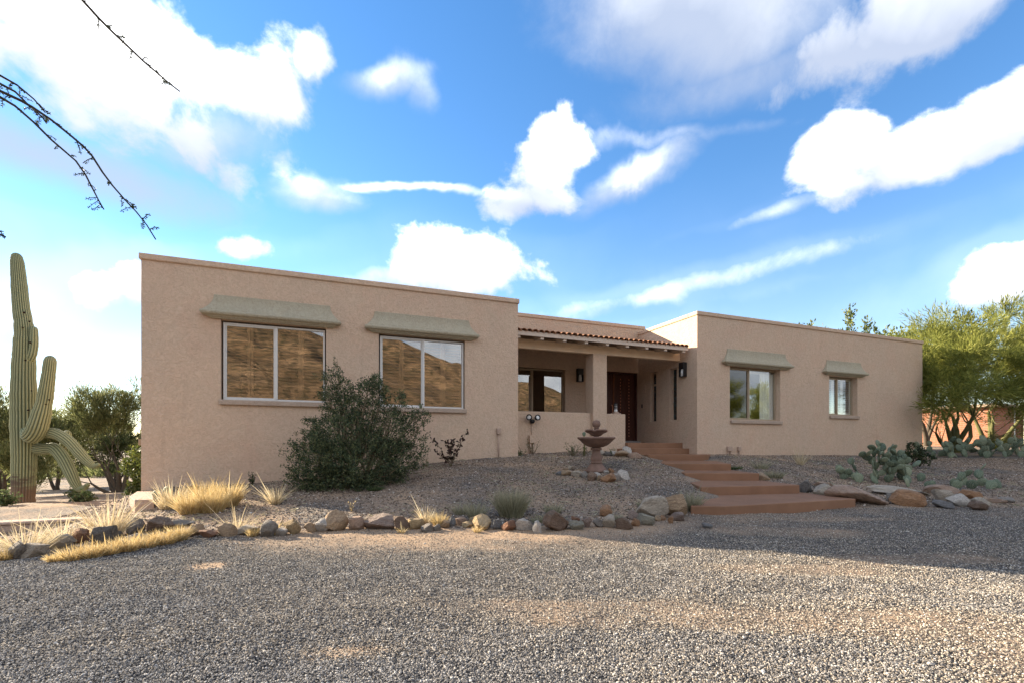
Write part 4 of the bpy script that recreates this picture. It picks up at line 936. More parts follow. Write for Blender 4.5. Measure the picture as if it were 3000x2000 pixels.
GR = [ # position, width px, height px, blades, material, lean, stalks, label
 ((-4.945, 4.750), 170, 110, 200, 'pale_straw', 1.0, 40, 'tall pale grass clump with fanned-out stalks, leftmost behind the drive border'),
 ((-5.122, 5.300), 130, 85, 150, 'pale_straw', .95, 32, 'pale fanned grass clump, second from the left against the garden wall'),
 ((-4.828, 5.580), 150, 112, 300, 'pale_straw', .7, 44, 'tallest pale grass clump, against the garden wall by the wall block'),
 ((-4.906, 4.510), 70, 50, 200, 'straw', .6, 0, 'small golden tuft cut by the left edge of the photo'),
 ((-4.202, 4.300), 80, 34, 260, 'straw', .6, 0, 'low golden grass at the left tip of the grass strip along the drive'),
 ((-4.054, 4.310), 100, 56, 360, 'straw', .75, 4, 'low golden grass in front of the reddish-sided stone'),
 ((-3.932, 4.360), 100, 56, 360, 'straw', .75, 4, 'low golden grass in front of the big dark trapezoid boulder'),
 ((-3.872, 4.490), 100, 56, 360, 'straw', .75, 4, 'low golden grass right of the big dark trapezoid boulder'),
 ((-3.797, 4.610), 100, 56, 360, 'straw', .75, 4, 'low golden grass in front of the pale sunk slab'),
 ((-3.767, 4.800), 100, 56, 360, 'straw', .75, 4, 'low golden grass below the large dark brown boulder'),
 ((-3.696, 4.960), 100, 56, 360, 'straw', .75, 4, 'low golden grass near the right tip of the strip along the drive'),
 ((-3.640, 5.100), 80, 56, 380, 'straw', .6, 0, 'low golden grass at the right tip of the strip, beside the pale-topped stone'),
 ((-5.179, 7.110), 150, 72, 300, 'pale_straw', .6, 34, 'pale feathery clump under the house wall, left of the golden mound'),
 ((-4.549, 6.610), 140, 78, 900, 'straw', .6, 12, 'dense golden mound of grass in front of the left wing'),
 ((-4.310, 6.690), 140, 82, 900, 'straw', .55, 14, 'dense golden grass right of centre of the mound under the left wing'),
 ((-4.270, 7.010), 110, 84, 640, 'straw', .5, 14, 'upright golden grass at the right end of the mound under the left wing'),
 ((-4.849, 7.360), 120, 76, 500, 'straw', .5, 10, 'golden grass at the back of the mound, close to the house wall'),
 ((-3.638, 7.160), 56, 74, 120, 'pale_straw', .8, 8, 'small spiky tuft at the shadow edge below the left window'),
 ((-3.229, 5.480), 84, 90, 70, 'pale_straw', .9, 10, 'spiky straw tuft among the border rocks'),
 ((-2.938, 5.280), 40, 36, 160, 'straw', .6, 0, 'little golden tuft between the pale slab and the grey angular rock'),
 ((-2.747, 5.360), 44, 46, 120, 'straw', .7, 4, 'little straw tuft right of the grey angular rock'),
 ((-1.096, 5.940), 50, 64, 90, 'pale_straw', .8, 8, 'thin straw tuft behind the yellowish tan stone'),
 ((-0.901, 5.780), 48, 48, 260, 'straw', .7, 4, 'green-gold tuft beside the slate flake'),
 ((-0.009, 6.300), 150, 96, 1500, 'grey_straw', .4, 0, 'biggest grey bunch grass, middle of the shaded bed'),
 ((-0.473, 6.150), 90, 66, 260, 'grey_straw', .6, 6, 'thin grey grass left of the biggest bunch'),
 ((-0.705, 6.420), 80, 46, 160, 'grey_straw', .7, 0, 'sparse grey grass furthest left in the shaded bed'),
 ((0.566, 6.440), 90, 46, 160, 'grey_straw', .7, 0, 'sparse grey grass right of the biggest bunch'),
 ((0.326, 5.930), 60, 34, 120, 'grey_straw', .7, 0, 'low grey grass behind the upright pale stone'),
 ((2.641, 6.910), 100, 74, 420, 'grey_straw', .6, 6, 'grey-green grass between the tan boulder and the lower steps'),
 ((1.396, 6.190), 36, 26, 90, 'grey_straw', .7, 0, 'little dry tuft behind the round pale cobble'),
 ((-1.290, 5.440), 30, 26, 40, 'straw', .9, 3, 'tiny straw sprig in front of the smooth dark brown stone'),
 ((-0.413, 5.530), 30, 26, 60, 'straw', .8, 3, 'tiny straw tuft against the big yellow-tan block'),
 ((7.572, 12.240), 40, 62, 50, 'pale_straw', .6, 10, 'bleached dry stalks against the right wing between its windows'),
 ((5.830, 10.910), 80, 40, 120, 'grey_straw', .9, 4, 'wispy dry weed right of the stair under the right wing'),
 ((5.507, 9.770), 90, 34, 220, 'grey_straw', .9, 0, 'low grey weed mat beside the middle steps'),
 ((1.947, 7.000), 40, 30, 90, 'grey_straw', .8, 0, 'small grey-green tuft above the big tilted boulder')]
for i, ((x, y), w, h, n, m, lean, stalks, label) in enumerate(GR):
    tuft(x, y, px(w, y), px(h, y), int(n*1.5), m, label, GG, 40+i, lean, .0055 if y < 7 else .0075, stalks=stalks)

def stalk_plant(x, y, w, h, stems, m, label, seed, leaves=14, ll=.05, lw=.02, tw='twig', name='small_plant', group=None, up=.9):
    """little plant: thin stems carrying leaves"""
    rs = np.random.RandomState(seed); t = thing(name, label, 'plant', (x, y, hz(x, y)-.01), 0, group); mb = MB(); P0 = []; D = []
    for s in range(stems):
        a = rs.uniform(0, 6.283); k = rs.uniform(.1, 1); p = np.zeros(3); d = unit(np.array([math.cos(a)*k*w/h, math.sin(a)*k*w/h*.5, up])); L = h*rs.uniform(.6, 1.05); pts = [p.copy()]
        for j in range(5):
            d = unit(d+rs.normal(0, .16, 3)); p = p+d*L/5; pts.append(p.copy())
            for q in range(max(1, leaves//5)):
                if j > 0: P0.append(pts[-2]+(p-pts[-2])*rs.uniform(0, 1)); D.append(unit(d*.5+rs.normal(0, .8, 3)))
        mb.tube(pts, [.007*(1-.14*j) for j in range(6)], 5)
    link('stems', mb.mesh('stems', M[tw], True), t)
    V, Fq = leaf_arrays(np.array(P0), np.array(D), ll*rs.uniform(.6, 1.2, len(P0)), lw, rs)
    tag(link('leaves', np_mesh('leaves', V, Fq, M[m]), t), kind='stuff'); return t
(x, y) = (-1.290, 9.900); stalk_plant(x, y, .55, .85, 9, 'redleaf', 'small plant with drooping purple-brown leaves against the left wing, right of the big shrub', 1, 34, .085, .05, 'pale_twig')
(x, y) = (-1.819, 9.940); stalk_plant(x, y, .3, .42, 6, 'weed', 'thin twiggy weed between the big shrub and the purple-leaved plant', 2, 6, .05, .012, 'pale_twig')
(x, y) = (0.550, 12.120); stalk_plant(x, y, .3, .5, 7, 'weed', 'spindly grey-green weed beside the junction box under the flood light', 3, 16, .05, .012, 'pale_twig', group='weeds along the low porch wall')
(x, y) = (1.527, 11.590); stalk_plant(x, y, .38, .42, 14, 'weed', 'bushier grey-green weed at the low porch wall, left of the fountain', 4, 20, .05, .014, 'pale_twig', group='weeds along the low porch wall')
(x, y) = (1.814, 11.690); stalk_plant(x, y, .3, .3, 8, 'weed', 'thin weed just left of the fountain pedestal', 5, 14, .05, .012, 'pale_twig', group='weeds along the low porch wall')
(x, y) = (2.480, 11.680); stalk_plant(x, y, .25, .24, 8, 'weed', 'low green weed behind the rocks right of the fountain', 6, 16, .05, .02, 'pale_twig', group='weeds along the low porch wall')
(x, y) = (0.200, 11.400); stalk_plant(x, y, .2, .22, 7, 'weed', 'low green weed at the inner corner of left wing and low wall', 7, 16, .05, .02, 'pale_twig', group='weeds along the low porch wall')
(x, y) = (-4.981, 8.930); stalk_plant(x, y, .22, .26, 6, 'shrub', 'little grey-green sprig at the foot of the left wing wall', 8, 22, .05, .018, 'twig')
(x, y) = (-2.345, 7.970); tuft(x, y, px(90, y), px(22, y), 320, 'weed', 'flat bright green weed in front of the big shrub', 'green weeds in the bed', 90, 1.3, .008, 'weed', name='weed_clump')
(x, y) = (-2.639, 8.010); tuft(x, y, px(34, y), px(14, y), 120, 'weed', 'smaller green weed at the edge of the big shrub', 'green weeds in the bed', 91, 1.3, .008, 'weed', name='weed_clump')
(x, y) = (5.266, 11.000); tuft(x, y, px(60, y), px(18, y), 260, 'weed', 'dark green weed against the right end of the fourth step', 'green weeds in the bed', 92, 1.2, .01, 'weed', name='weed_clump')
(x, y) = (-2.250, 6.540); stalk_plant(x, y, .14, .26, 3, 'straw', 'brown seed stalks standing behind the border rocks', 9, 14, .03, .014, 'pale_twig')

# dry stems and leaf scraps lying on the beds
def litter():
    rs = np.random.RandomState(19); x = rs.uniform(-5.5, 11, 9000); y = rs.uniform(5.6, 15, 9000)
    n = -x*math.sin(TH)+y*math.cos(TH)
    ok = (y > edge_y(x)+.1) & (n < NF-.05) & ~((x > np.interp(y, [6.7, 8.1, 9.6, 10.7, 12.7], [2.5, 3.2, 3.5, 3.4, 3.6])) & (x < 5.9)) & (_hash_noise(x*.8, y*.8, 8) > .42)
    x, y = x[ok], y[ok]; k = len(x); a = rs.uniform(0, 6.283, k)
    D = unit(np.column_stack([np.cos(a), np.sin(a), rs.uniform(-.05, .5, k)]))
    V, Fq = leaf_arrays(np.column_stack([x, y, height(x, y)+.012]), D, rs.uniform(.03, .14, k), rs.uniform(.006, .02, k), rs)
    tag(link('plant_litter', np_mesh('plant_litter', V, Fq, M['grey_straw'])), 'dry stems and leaf scraps lying on the stony beds', 'litter', kind='stuff')
litter()

# the big grey-green shrub
def shrub(name, label, base, lobes, n, leaf, lw, m, tw, twigs, seed, cat='shrub', shell=.55):
    """foliage fills uneven lobes (x, y, z, rx, ry, rz); bare twigs poke out"""
    rs = np.random.RandomState(seed); t = thing(name, label, cat, base)
    vol = np.array([l[3]*l[4]*l[5] for l in lobes])**.72; cnt = (n*vol/vol.sum()).astype(int); Ps = []; Ds = []; mb = MB()
    for (cx, cy, cz, rx, ry, rz), c in zip(lobes, cnt):
        # sprigs: clusters of leaves along short shoots pointing outward and up
        ns = max(4, c//16); dirs = unit(rs.normal(size=(ns, 3))); rad = shell+(1.08-shell)*rs.uniform(0, 1, ns)**.6
        rad *= 1+.16*np.sin(dirs[:, 0]*7+seed)+.12*np.sin(dirs[:, 2]*9+cx*5)
        o = np.array([cx, cy, cz])+dirs*rad[:, None]*np.array([rx, ry, rz]); sd = unit(dirs*np.array([1, 1, .8])+np.array([0, 0, .55])+rs.normal(0, .45, (ns, 3)))
        k = np.repeat(np.arange(ns), 16); u = rs.uniform(-.1, .2, len(k))*min(1, rx*1.6)
        Ps.append(o[k]+sd[k]*u[:, None]+rs.normal(0, .018, (len(k), 3))); Ds.append(unit(sd[k]*.7+rs.normal(0, .55, (len(k), 3))))
        for q in range(max(2, int(twigs*len(lobes)**-1))):
            dd = unit(rs.normal(size=3)+np.array([0, -.3, .6])); b0 = np.array([cx*.35, cy*.35, max(.02, cz*.25)]); e = np.array([cx, cy, cz])+dd*np.array([rx, ry, rz])*rs.uniform(.7, 1.12)
            mid = (b0+e)/2+rs.normal(0, .07, 3); mb.tube([b0, mid, e], [.016, .011, .004], 5)
    Pn = np.vstack(Ps); ok = Pn[:, 2] > .0; Pn = Pn[ok]; Dn = np.vstack(Ds)[ok]
    V, Fq = leaf_arrays(Pn, Dn, leaf*rs.uniform(.6, 1.25, len(Pn)), lw, rs)
    tag(link('foliage', np_mesh('foliage', V, Fq, M[m]), t), kind='stuff')
    link('branches', mb.mesh('branches', M[tw], True), t); return t
(x, y) = (-2.916, 8.130); y += .35; b = (x, y, hz(x, y)-.03)
S = lambda X, Y_, w, h, dp=None, q=0.: ((X-1010)*.93*y/1366, q, (1418-Y_)*y/1366, w*.84*y/1366/2, (dp or w*.8)*.9*y/1366/2, h*.9*y/1366/2)
shrub('big_shrub', 'big grey-green shrub reaching up between the two left-wing windows', b,
      [S(955, 1130, 90, 130), S(985, 1190, 130, 140), S(1060, 1165, 130, 120), S(1085, 1130, 70, 90), S(1000, 1270, 190, 150, 170, -.15), S(1130, 1260, 180, 150), S(1165, 1180, 50, 90), S(1225, 1215, 60, 70),
       S(930, 1340, 190, 160, 170, -.2), S(1060, 1350, 230, 150, 190, -.2), S(1170, 1330, 130, 140), S(885, 1300, 90, 130), S(880, 1250, 40, 90), S(905, 1395, 130, 90, 120, -.25), S(980, 1400, 170, 80, 150, -.25), S(1100, 1395, 120, 70)], 44000, .05, .018, 'shrub', 'pale_twig', 150, 7)

# ---------------------------------------------------------------- saguaro
sx, sy = (-11.731, 11.190); sz = hz(sx, sy)
sag = thing('saguaro', 'tall ribbed saguaro with one upright arm and two drooping arms, left of the house', 'cactus', (sx, sy, sz)); sag.scale = (1.1, 1.1, 1.1)
def ribbed(name, ctrl, ribs, seed):
    """ribbed column along a smooth curve of (x, y, z, r)"""
    c = np.array(ctrl, float); c[:, 0] -= 1.03*c[:, 1]; c[:, 3] *= .93; t = np.linspace(0, len(c)-1, (len(c)-1)*9+1); k = np.clip(t.astype(int), 0, len(c)-2); u = (t-k)[:, None]
    p0 = c[np.clip(k-1, 0, None)]; p1 = c[k]; p2 = c[k+1]; p3 = c[np.clip(k+2, None, len(c)-1)]
    q = .5*((2*p1)+(-p0+p2)*u+(2*p0-5*p1+4*p2-p3)*u**2+(-p0+3*p1-3*p2+p3)*u**3)
    tip = unit(q[-1, :3]-q[-2, :3]); r = q[-1, 3]
    q = np.vstack([q]+[np.append(q[-1, :3]+tip*r*math.sin(a)*1.15, max(r*math.cos(a), .004)) for a in (.35, .7, 1.0, 1.3, 1.52)])
    n = ribs*6; th = np.arange(n)*2*math.pi/n; V = []; rib = []; ref = None; rs = np.random.RandomState(seed)
    for i, row in enumerate(q):
        d = unit(q[min(i+1, len(q)-1), :3]-q[max(i-1, 0), :3])
        if ref is None: ref = unit(np.cross(d, [0, 1, .02]))
        a = unit(ref-d*np.dot(ref, d)); ref = a; b = np.cross(d, a)
        w = np.abs(np.cos(th*ribs/2)); pr = w**.6; rr = row[3]*(.86+.17*pr)*(1+.022*rs.normal())
        V.append(row[:3]+np.outer(np.cos(th)*rr, a)+np.outer(np.sin(th)*rr, b)); rib.append(pr)
    m = len(q); i = (np.arange(m-1)[:, None]*n+np.arange(n)[None]).ravel(); j = (np.arange(m-1)[:, None]*n+(np.arange(n)[None]+1) % n).ravel()
    me = np_mesh(name, np.vstack(V), np.stack([i, j, j+n, i+n], 1), M['cactus'], True)
    at_ = me.attributes.new('rib', 'FLOAT', 'POINT'); at_.data.foreach_set('value', np.concatenate(rib).astype(np.float32))
    return link(name, me, sag)
ribbed('trunk', [(0, 0, -.25, .2), (0, 0, 0, .2), (.01, 0, .5, .205), (.02, 0, 1.0, .215), (.02, 0, 1.5, .228), (.01, 0, 2.2, .225), (.01, 0, 2.85, .208), (.02, 0, 3.3, .19), (.02, 0, 3.77, .168), (-.045, 0, 4.24, .15), (-.085, 0, 4.7, .14), (-.125, 0, 5.17, .122), (-.14, 0, 5.32, .105)], 24, 1)
ribbed('arm', [(.08, 0, 3.02, .07), (.19, -.02, 3.2, .078), (.235, -.02, 3.45, .078), (.24, -.02, 3.75, .068)], 9, 2)
ribbed('arm', [(.05, -.12, 1.55, .10), (.16, -.24, 1.45, .16), (.27, -.27, 1.55, .185), (.36, -.27, 1.8, .175), (.455, -.25, 2.18, .145), (.525, -.24, 2.62, .128), (.58, -.22, 3.05, .108)], 18, 3)
ribbed('arm', [(.1, -.02, 1.45, .10), (.42, -.08, 1.52, .12), (.72, -.10, 1.49, .12), (.99, -.10, 1.33, .118), (1.22, -.1, 1.08, .11), (1.41, -.1, .88, .09), (1.53, -.1, .80, .06), (1.61, -.1, .82, .05)], 15, 4)
ribbed('arm', [(.1, .06, 1.2, .13), (.4, .06, 1.16, .13), (.68, .04, 1.17, .13), (.87, 0, .97, .125), (1.02, -.03, .68, .118), (1.13, -.04, .43, .10), (1.22, -.04, .31, .075), (1.32, -.04, .32, .06), (1.39, -.04, .38, .05)], 15, 5)
ribbed('arm', [(.62, .22, 1.12, .07), (.86, .26, 1.2, .085), (.96, .26, 1.36, .088), (.98, .26, 1.5, .08)], 9, 6)
hm = MB()
for cx, cy, r_, yo in ((105, 330, .024, -.155), (130, 370, .02, -.13), (133, 468, .022, -.165), (112, 550, .02, -.2), (80, 590, .02, -.175), (125, 780, .022, -.205), (100, 400, .016, -.17), (220, 735, .018, -.375), (205, 755, .016, -.38), (178, 845, .02, -.43), (90, 830, .014, -.2), (140, 690, .014, -.19)):
    X0 = (cx-107)*.00466; Z0 = (1210-cy)*.00466
    X0 -= .93*yo; yo *= .90
    hm.v += [(X0, yo-.012, Z0)]+[(X0+r_*1.2*math.cos(a), yo+.03, Z0+r_*math.sin(a)) for a in np.arange(8)*math.pi/4]; b0 = len(hm.v)-9
    for j in range(8): hm.f.append((b0, b0+1+j, b0+1+(j+1) % 8)); hm.m.append(0)
tag(link('nest_holes', hm.mesh('nest_holes', M['hole']), sag), kind='stuff')

# ---------------------------------------------------------------- prickly pears
def pad_mesh(seed):
    rs = np.random.RandomState(seed); bm = bmesh.new(); bmesh.ops.create_icosphere(bm, subdivisions=2, radius=.5)
    for v in bm.verts:
        z = v.co.z+.5; v.co.x *= .88*(.62+.46*min(1, z*1.6)); v.co.y *= .2; v.co.z = z*1.1
        v.co.y += .05*math.sin(v.co.x*4+seed)
    me = bpy.data.meshes.new('pad'); bm.to_mesh(me); bm.free(); me.materials.append(M['pad']); me.polygons.foreach_set('use_smooth', [True]*len(me.polygons)); return me
PADS = [pad_mesh(k) for k in range(5)]
def prickly(label, base, spots, size, seed, levels=3, tint=None):
    """spots: (dx, dy, height factor); every pad is its own piece, growing from the edge of the one below"""
    rs = np.random.RandomState(seed); t = thing('prickly_pear', label, 'cactus', base, 0, 'prickly pear cactuses'); cnt = 0
    def pad(p, d, n, s, lev):
        zax = Vector(d).normalized(); y = Vector(n); y = (y-zax*y.dot(zax)).normalized(); xax = y.cross(zax)
        o = link('pad', PADS[rs.randint(5)], t); o.matrix_local = Matrix.Translation(Vector(p)) @ Matrix((xax, y, zax)).transposed().to_4x4() @ Matrix.Scale(s, 4)
        if lev > 0:
            for k in range(rs.choice([1, 2, 2, 3] if lev > 1 else [0, 1, 1, 2])):
                a = rs.uniform(-1.0, 1.0); e = Vector(p)+zax*s*(.62+.42*math.cos(a))+xax*s*.42*math.sin(a)
                nd = (zax*math.cos(a*.9)+xax*math.sin(a*.9)+Vector(rs.normal(0, .28, 3))+Vector((0, 0, .25))).normalized()
                pad(e-nd*s*.05, nd, y+Vector(rs.normal(0, .7, 3)), s*rs.uniform(.8, 1.02), lev-1)
    for dx, dy, lv in spots:
        gz = hz(base[0]+dx, base[1]+dy)-base[2]
        pad((dx, dy, gz-.03), (rs.normal(0, .35), rs.normal(0, .3), 1), (rs.normal(0, .5), -1, rs.normal(0, .2)), size*rs.uniform(.85, 1.1), lv)
    return t
(x, y) = (8.206, 10.190); b = (x, y, hz(x, y))
prickly('large blue-green prickly pear with the tallest pads, before the right end of the house', b, [(-.62, 0, 1), (-.45, .2, 2), (-.25, -.05, 2), (-.1, .3, 3), (.05, .05, 3), (.10, .4, 4), (.22, .2, 3), (.38, -.1, 2), (.5, .2, 3), (.66, .3, 2), (-.75, .3, 1), (-.3, .5, 2), (.45, .5, 3), (.8, .1, 1)], .205, 4)
(x, y) = (9.359, 9.470); b = (x, y, hz(x, y))
prickly('low sprawling prickly pear behind the pale rocks at the right', b, [(-.9, .0, 0), (-.65, .15, 0), (-.4, .0, 1), (-.2, .25, 0), (0, .05, 1), (.15, .35, 1), (.3, 0, 1), (.45, .25, 2), (.6, .05, 1), (.72, .4, 1), (-1.1, .25, 0)], .2, 9)
(x, y) = (16.337, 15.940); b = (x, y, hz(x, y))
prickly('dark prickly pear thicket under the yellow-green tree at the right edge', b, [(dx, dy, 2 if abs(dx) < 1.6 else 1) for dx, dy in zip(np.linspace(-1.9, 2.6, 24), [.1, .9, .4, 0, .7, .2, .9, .3, -.2, .8, .2, .5, -.1, .9, .3, 0, .6, -.2, .4, .8, 0, .5, .2, -.2])], .28, 12)
(x, y) = (1.798, 11.640); prickly('single round prickly pear pad on a thin stem behind the fountain basin', (x, y, hz(x, y)), [(0, 0, 0)], .001, 2)
tt = bpy.data.objects[[o.name for o in COL.objects if o.name.startswith('prickly_pear')][-1]]
for ch in list(tt.children): bpy.data.objects.remove(ch)
link('stem', MB().tube([(0, 0, -.05), (.01, 0, .25), (0, 0, .5)], [.022, .02, .018], 8).mesh('stem', M['pv_bark'], True), tt)
o = link('pad', PADS[1], tt, (0, 0, .48)); o.scale = (.11, .11, .11)
(x, y) = (-5.881, 7.800); prickly('two flat prickly pear pads seen edge-on, just right of the wall block', (x, y, hz(x, y)), [(-.05, 0, 0), (.1, .1, 0)], .2, 31)

# ---------------------------------------------------------------- trees
def grow(rs, p, d, L, r, lev, segs, tips, spread, up, shrink, split, low=2):
    n = 3
    for i in range(n):
        d = unit(d+rs.normal(0, .13, 3)+np.array([0, 0, up])); q = p+d*L/n; r2 = r*(1-.12*(i+1)); segs.append((p, q, r, r2)); r = r2
        if lev <= low-1 or (lev == low and i == 2): tips.append((q, d))
        p = q
    if lev > 0:
        for k in range(rs.choice(split)):
            grow(rs, p, unit(d+rs.normal(0, spread, 3)), L*shrink*rs.uniform(.8, 1.15), r*.66, lev-1, segs, tips, spread, up, shrink, split, low)
def tree(name, label, base, stems, lev, m, bk, seed, twigs, tl, tw, spread=.5, up=.1, shrink=.74, split=(2, 2, 3), outward=.5, leaf=False, group=None, cat='tree', low=2, rise=.0):
    rs = np.random.RandomState(seed); t = thing(name, label, cat, base, 0, group); segs = []; tips = []
    for (dx, dy, dz, L, r) in stems: grow(rs, np.array([rs.normal(0, .06), rs.normal(0, .06), -.1]), unit(np.array([dx, dy, dz], float)), L, r, lev, segs, tips, spread, up, shrink, split, low)
    big = MB(); small = MB()
    for p, q, r0, r1 in segs:
        (big if r0 > .03 else small).tube([p, q], [r0, max(r1, .004)], 7 if r0 > .03 else 4, cap=False)
    link('trunk', big.mesh('trunk', M[bk], True), t)
    if small.v: link('branches', small.mesh('branches', M[bk], True), t)
    Pn = np.array([p for p, d in tips]); Dn = np.array([d for p, d in tips]); k = rs.randint(0, len(Pn), twigs)
    c = Pn.mean(0); od = unit(Pn[k]-c); D = unit(Dn[k]*.8+od*outward+rs.normal(0, .42, (twigs, 3))+np.array([0, 0, rise]))
    P0 = Pn[k]+rs.normal(0, .05, (twigs, 3))+D*rs.uniform(-.1, .35, twigs)[:, None]
    V, Fq = leaf_arrays(P0, D, tl*rs.uniform(.5, 1.3, twigs), tw*rs.uniform(.7, 1.2, twigs), rs, .3 if leaf else .1)
    tag(link('crown', np_mesh('crown', V, Fq, M[m]), t), kind='stuff'); return t
def gz(x, y): return (x, y, hz(x, y)-.05)
# right: palo verde beside the brick house
b = gz(17.6, 18.6)
tree('palo_verde', 'big yellow-green palo verde with many spreading stems, right of the house', b, [(-.45, .1, 1, 1.5, .11), (-.15, -.2, 1, 1.6, .12), (.1, .2, 1, 1.6, .12), (.45, -.1, .9, 1.7, .12), (.8, .1, .65, 1.8, .11), (-.7, -.1, .8, 1.3, .09), (.3, -.5, 1, 1.5, .09), (.9, -.4, .45, 1.2, .07), (-.9, -.3, .5, 1.0, .06), (.3, -.9, .6, 1.1, .06)], 5, 'pv_leaf', 'pv_bark', 3, 56000, .26, .022, .40, .08, .78, (2, 2, 3), .15, low=4, rise=.0)
b = gz(22.2, 21.5)
tree('palo_verde', 'paler palo verde cut by the right edge of the photo, behind the big one', b, [(-.5, 0, 1, 1.9, .12), (.2, .2, 1, 2.0, .12), (.5, -.2, .9, 1.9, .12), (-.2, -.4, 1, 1.8, .1)], 5, 'pv_leaf', 'pv_bark', 8, 34000, .26, .024, .40, .10, .78, (2, 2, 3), .15, low=3, rise=.15)
b = gz(23.5, 26.5)
tree('dark_tree', 'dark leafy tree behind the palo verde, at the right end of the house roof', b, [(-.3, 0, 1, 2.2, .14), (.2, .1, 1, 2.3, .14), (.5, 0, .9, 2.0, .1)], 4, 'darkleaf', 'bark', 12, 16000, .16, .09, .5, .06, .74, (2, 3, 3), .3, True)
b = gz(18.5, 25.5)
tree('roofline_tree', 'leafy tree top showing just above the right wing parapet', b, [(-.2, 0, 1, 2.35, .12), (.2, .1, 1, 2.3, .1), (.05, -.1, 1, 2.2, .1)], 4, 'citrus', 'bark', 15, 7000, .18, .10, .55, .08, .76, (2, 2, 3), .3, True)
# left: mesquite and palo verde beyond the yard
tree('palo_verde', 'broad olive palo verde behind the drooping saguaro arms', gz(-13.0, 15.5), [(-.5, 0, 1, .95, .09), (-.1, -.2, 1, 1.0, .1), (.3, .1, 1, 1.05, .1), (.9, -.1, .7, 1.1, .09), (.5, .4, .9, 1.0, .09), (-1, .2, .6, 1.0, .08), (1.1, .2, .4, .9, .07), (-1.2, -.2, .4, .9, .07)], 5, 'mesq', 'bark', 21, 30000, .17, .022, .36, .11, .76, (2, 2, 3), .0, low=3, rise=.35)
tree('palo_verde', 'olive palo verde at the left edge of the photo, behind the saguaro trunk', gz(-16.4, 14.9), [(-.5, 0, 1, .9, .1), (.1, -.2, 1, 1.0, .1), (.6, .1, .8, .9, .09), (1, 0, .4, .8, .07)], 5, 'mesq', 'bark', 26, 17000, .17, .022, .38, .1, .76, (2, 2, 3), .0, low=3, rise=.35)
tree('palo_verde', 'low hazy green palo verde far behind the saguaro, under the skyline', gz(-25.5, 26), [(-.5, 0, 1, 1.3, .1), (.1, -.2, 1, 1.4, .1), (.6, .1, .8, 1.3, .09)], 4, 'mesq', 'bark', 28, 22000, .3, .04, .5, .05, .76, (2, 3, 3), .4, low=4, rise=.3)
tree('palo_verde', 'distant green palo verde between the saguaro and the house corner', gz(-22.6, 26.5), [(-.5, 0, 1, 1.3, .1), (.1, -.2, 1, 1.4, .1), (.6, .1, .8, 1.3, .09)], 4, 'mesq', 'bark', 29, 22000, .3, .04, .5, .05, .76, (2, 3, 3), .4, low=4, rise=.3)
tree('palo_verde', 'distant green palo verde at the far left skyline', gz(-30, 27), [(-.5, 0, 1, 1.4, .1), (.1, -.2, 1, 1.5, .1), (.6, .1, .8, 1.4, .09)], 4, 'mesq', 'bark', 30, 22000, .3, .04, .5, .05, .76, (2, 3, 3), .4, low=4, rise=.3)
bx0, by0 = -9.15, 12.0; b = (bx0, by0, hz(bx0, by0)-.03); y = by0
shrub('bright_shrub', 'bright glossy-leaved shrub against the left end of the house', b, [(0, 0, .5, .55, .5, .5), (.1, 0, 1.0, .5, .45, .45), (-.25, 0, .8, .35, .35, .4), (.3, -.1, 1.35, .4, .35, .35), (.35, 0, .7, .4, .4, .6), (.1, -.2, .25, .5, .4, .25)], 9000, .085, .04, 'citrus', 'bark', 18, 33)
x, y = -8.9, 13.2
for i, (wx, wy, w, h, lab) in enumerate(((-10.6, 9.75, .55, .35, 'leafy grey-green weed at the foot of the saguaro, on its left'), (-9.75, 10.6, .9, .3, 'pale green weed patch right of the saguaro foot'), (-9.3, 11.6, 1.2, .35, 'bright green weed patch beneath the drooping saguaro arms'), (-11.6, 12.5, 1.3, .35, 'green weeds behind the saguaro trunk'), (-10.2, 13.4, 1.4, .4, 'green weeds below the olive palo verde'))):
    stalk_plant(wx, wy, w, h, 60, 'weed', lab, 60+i, 26, .06, .03, 'pale_twig', name='weed_patch', group='green weeds in the left yard')
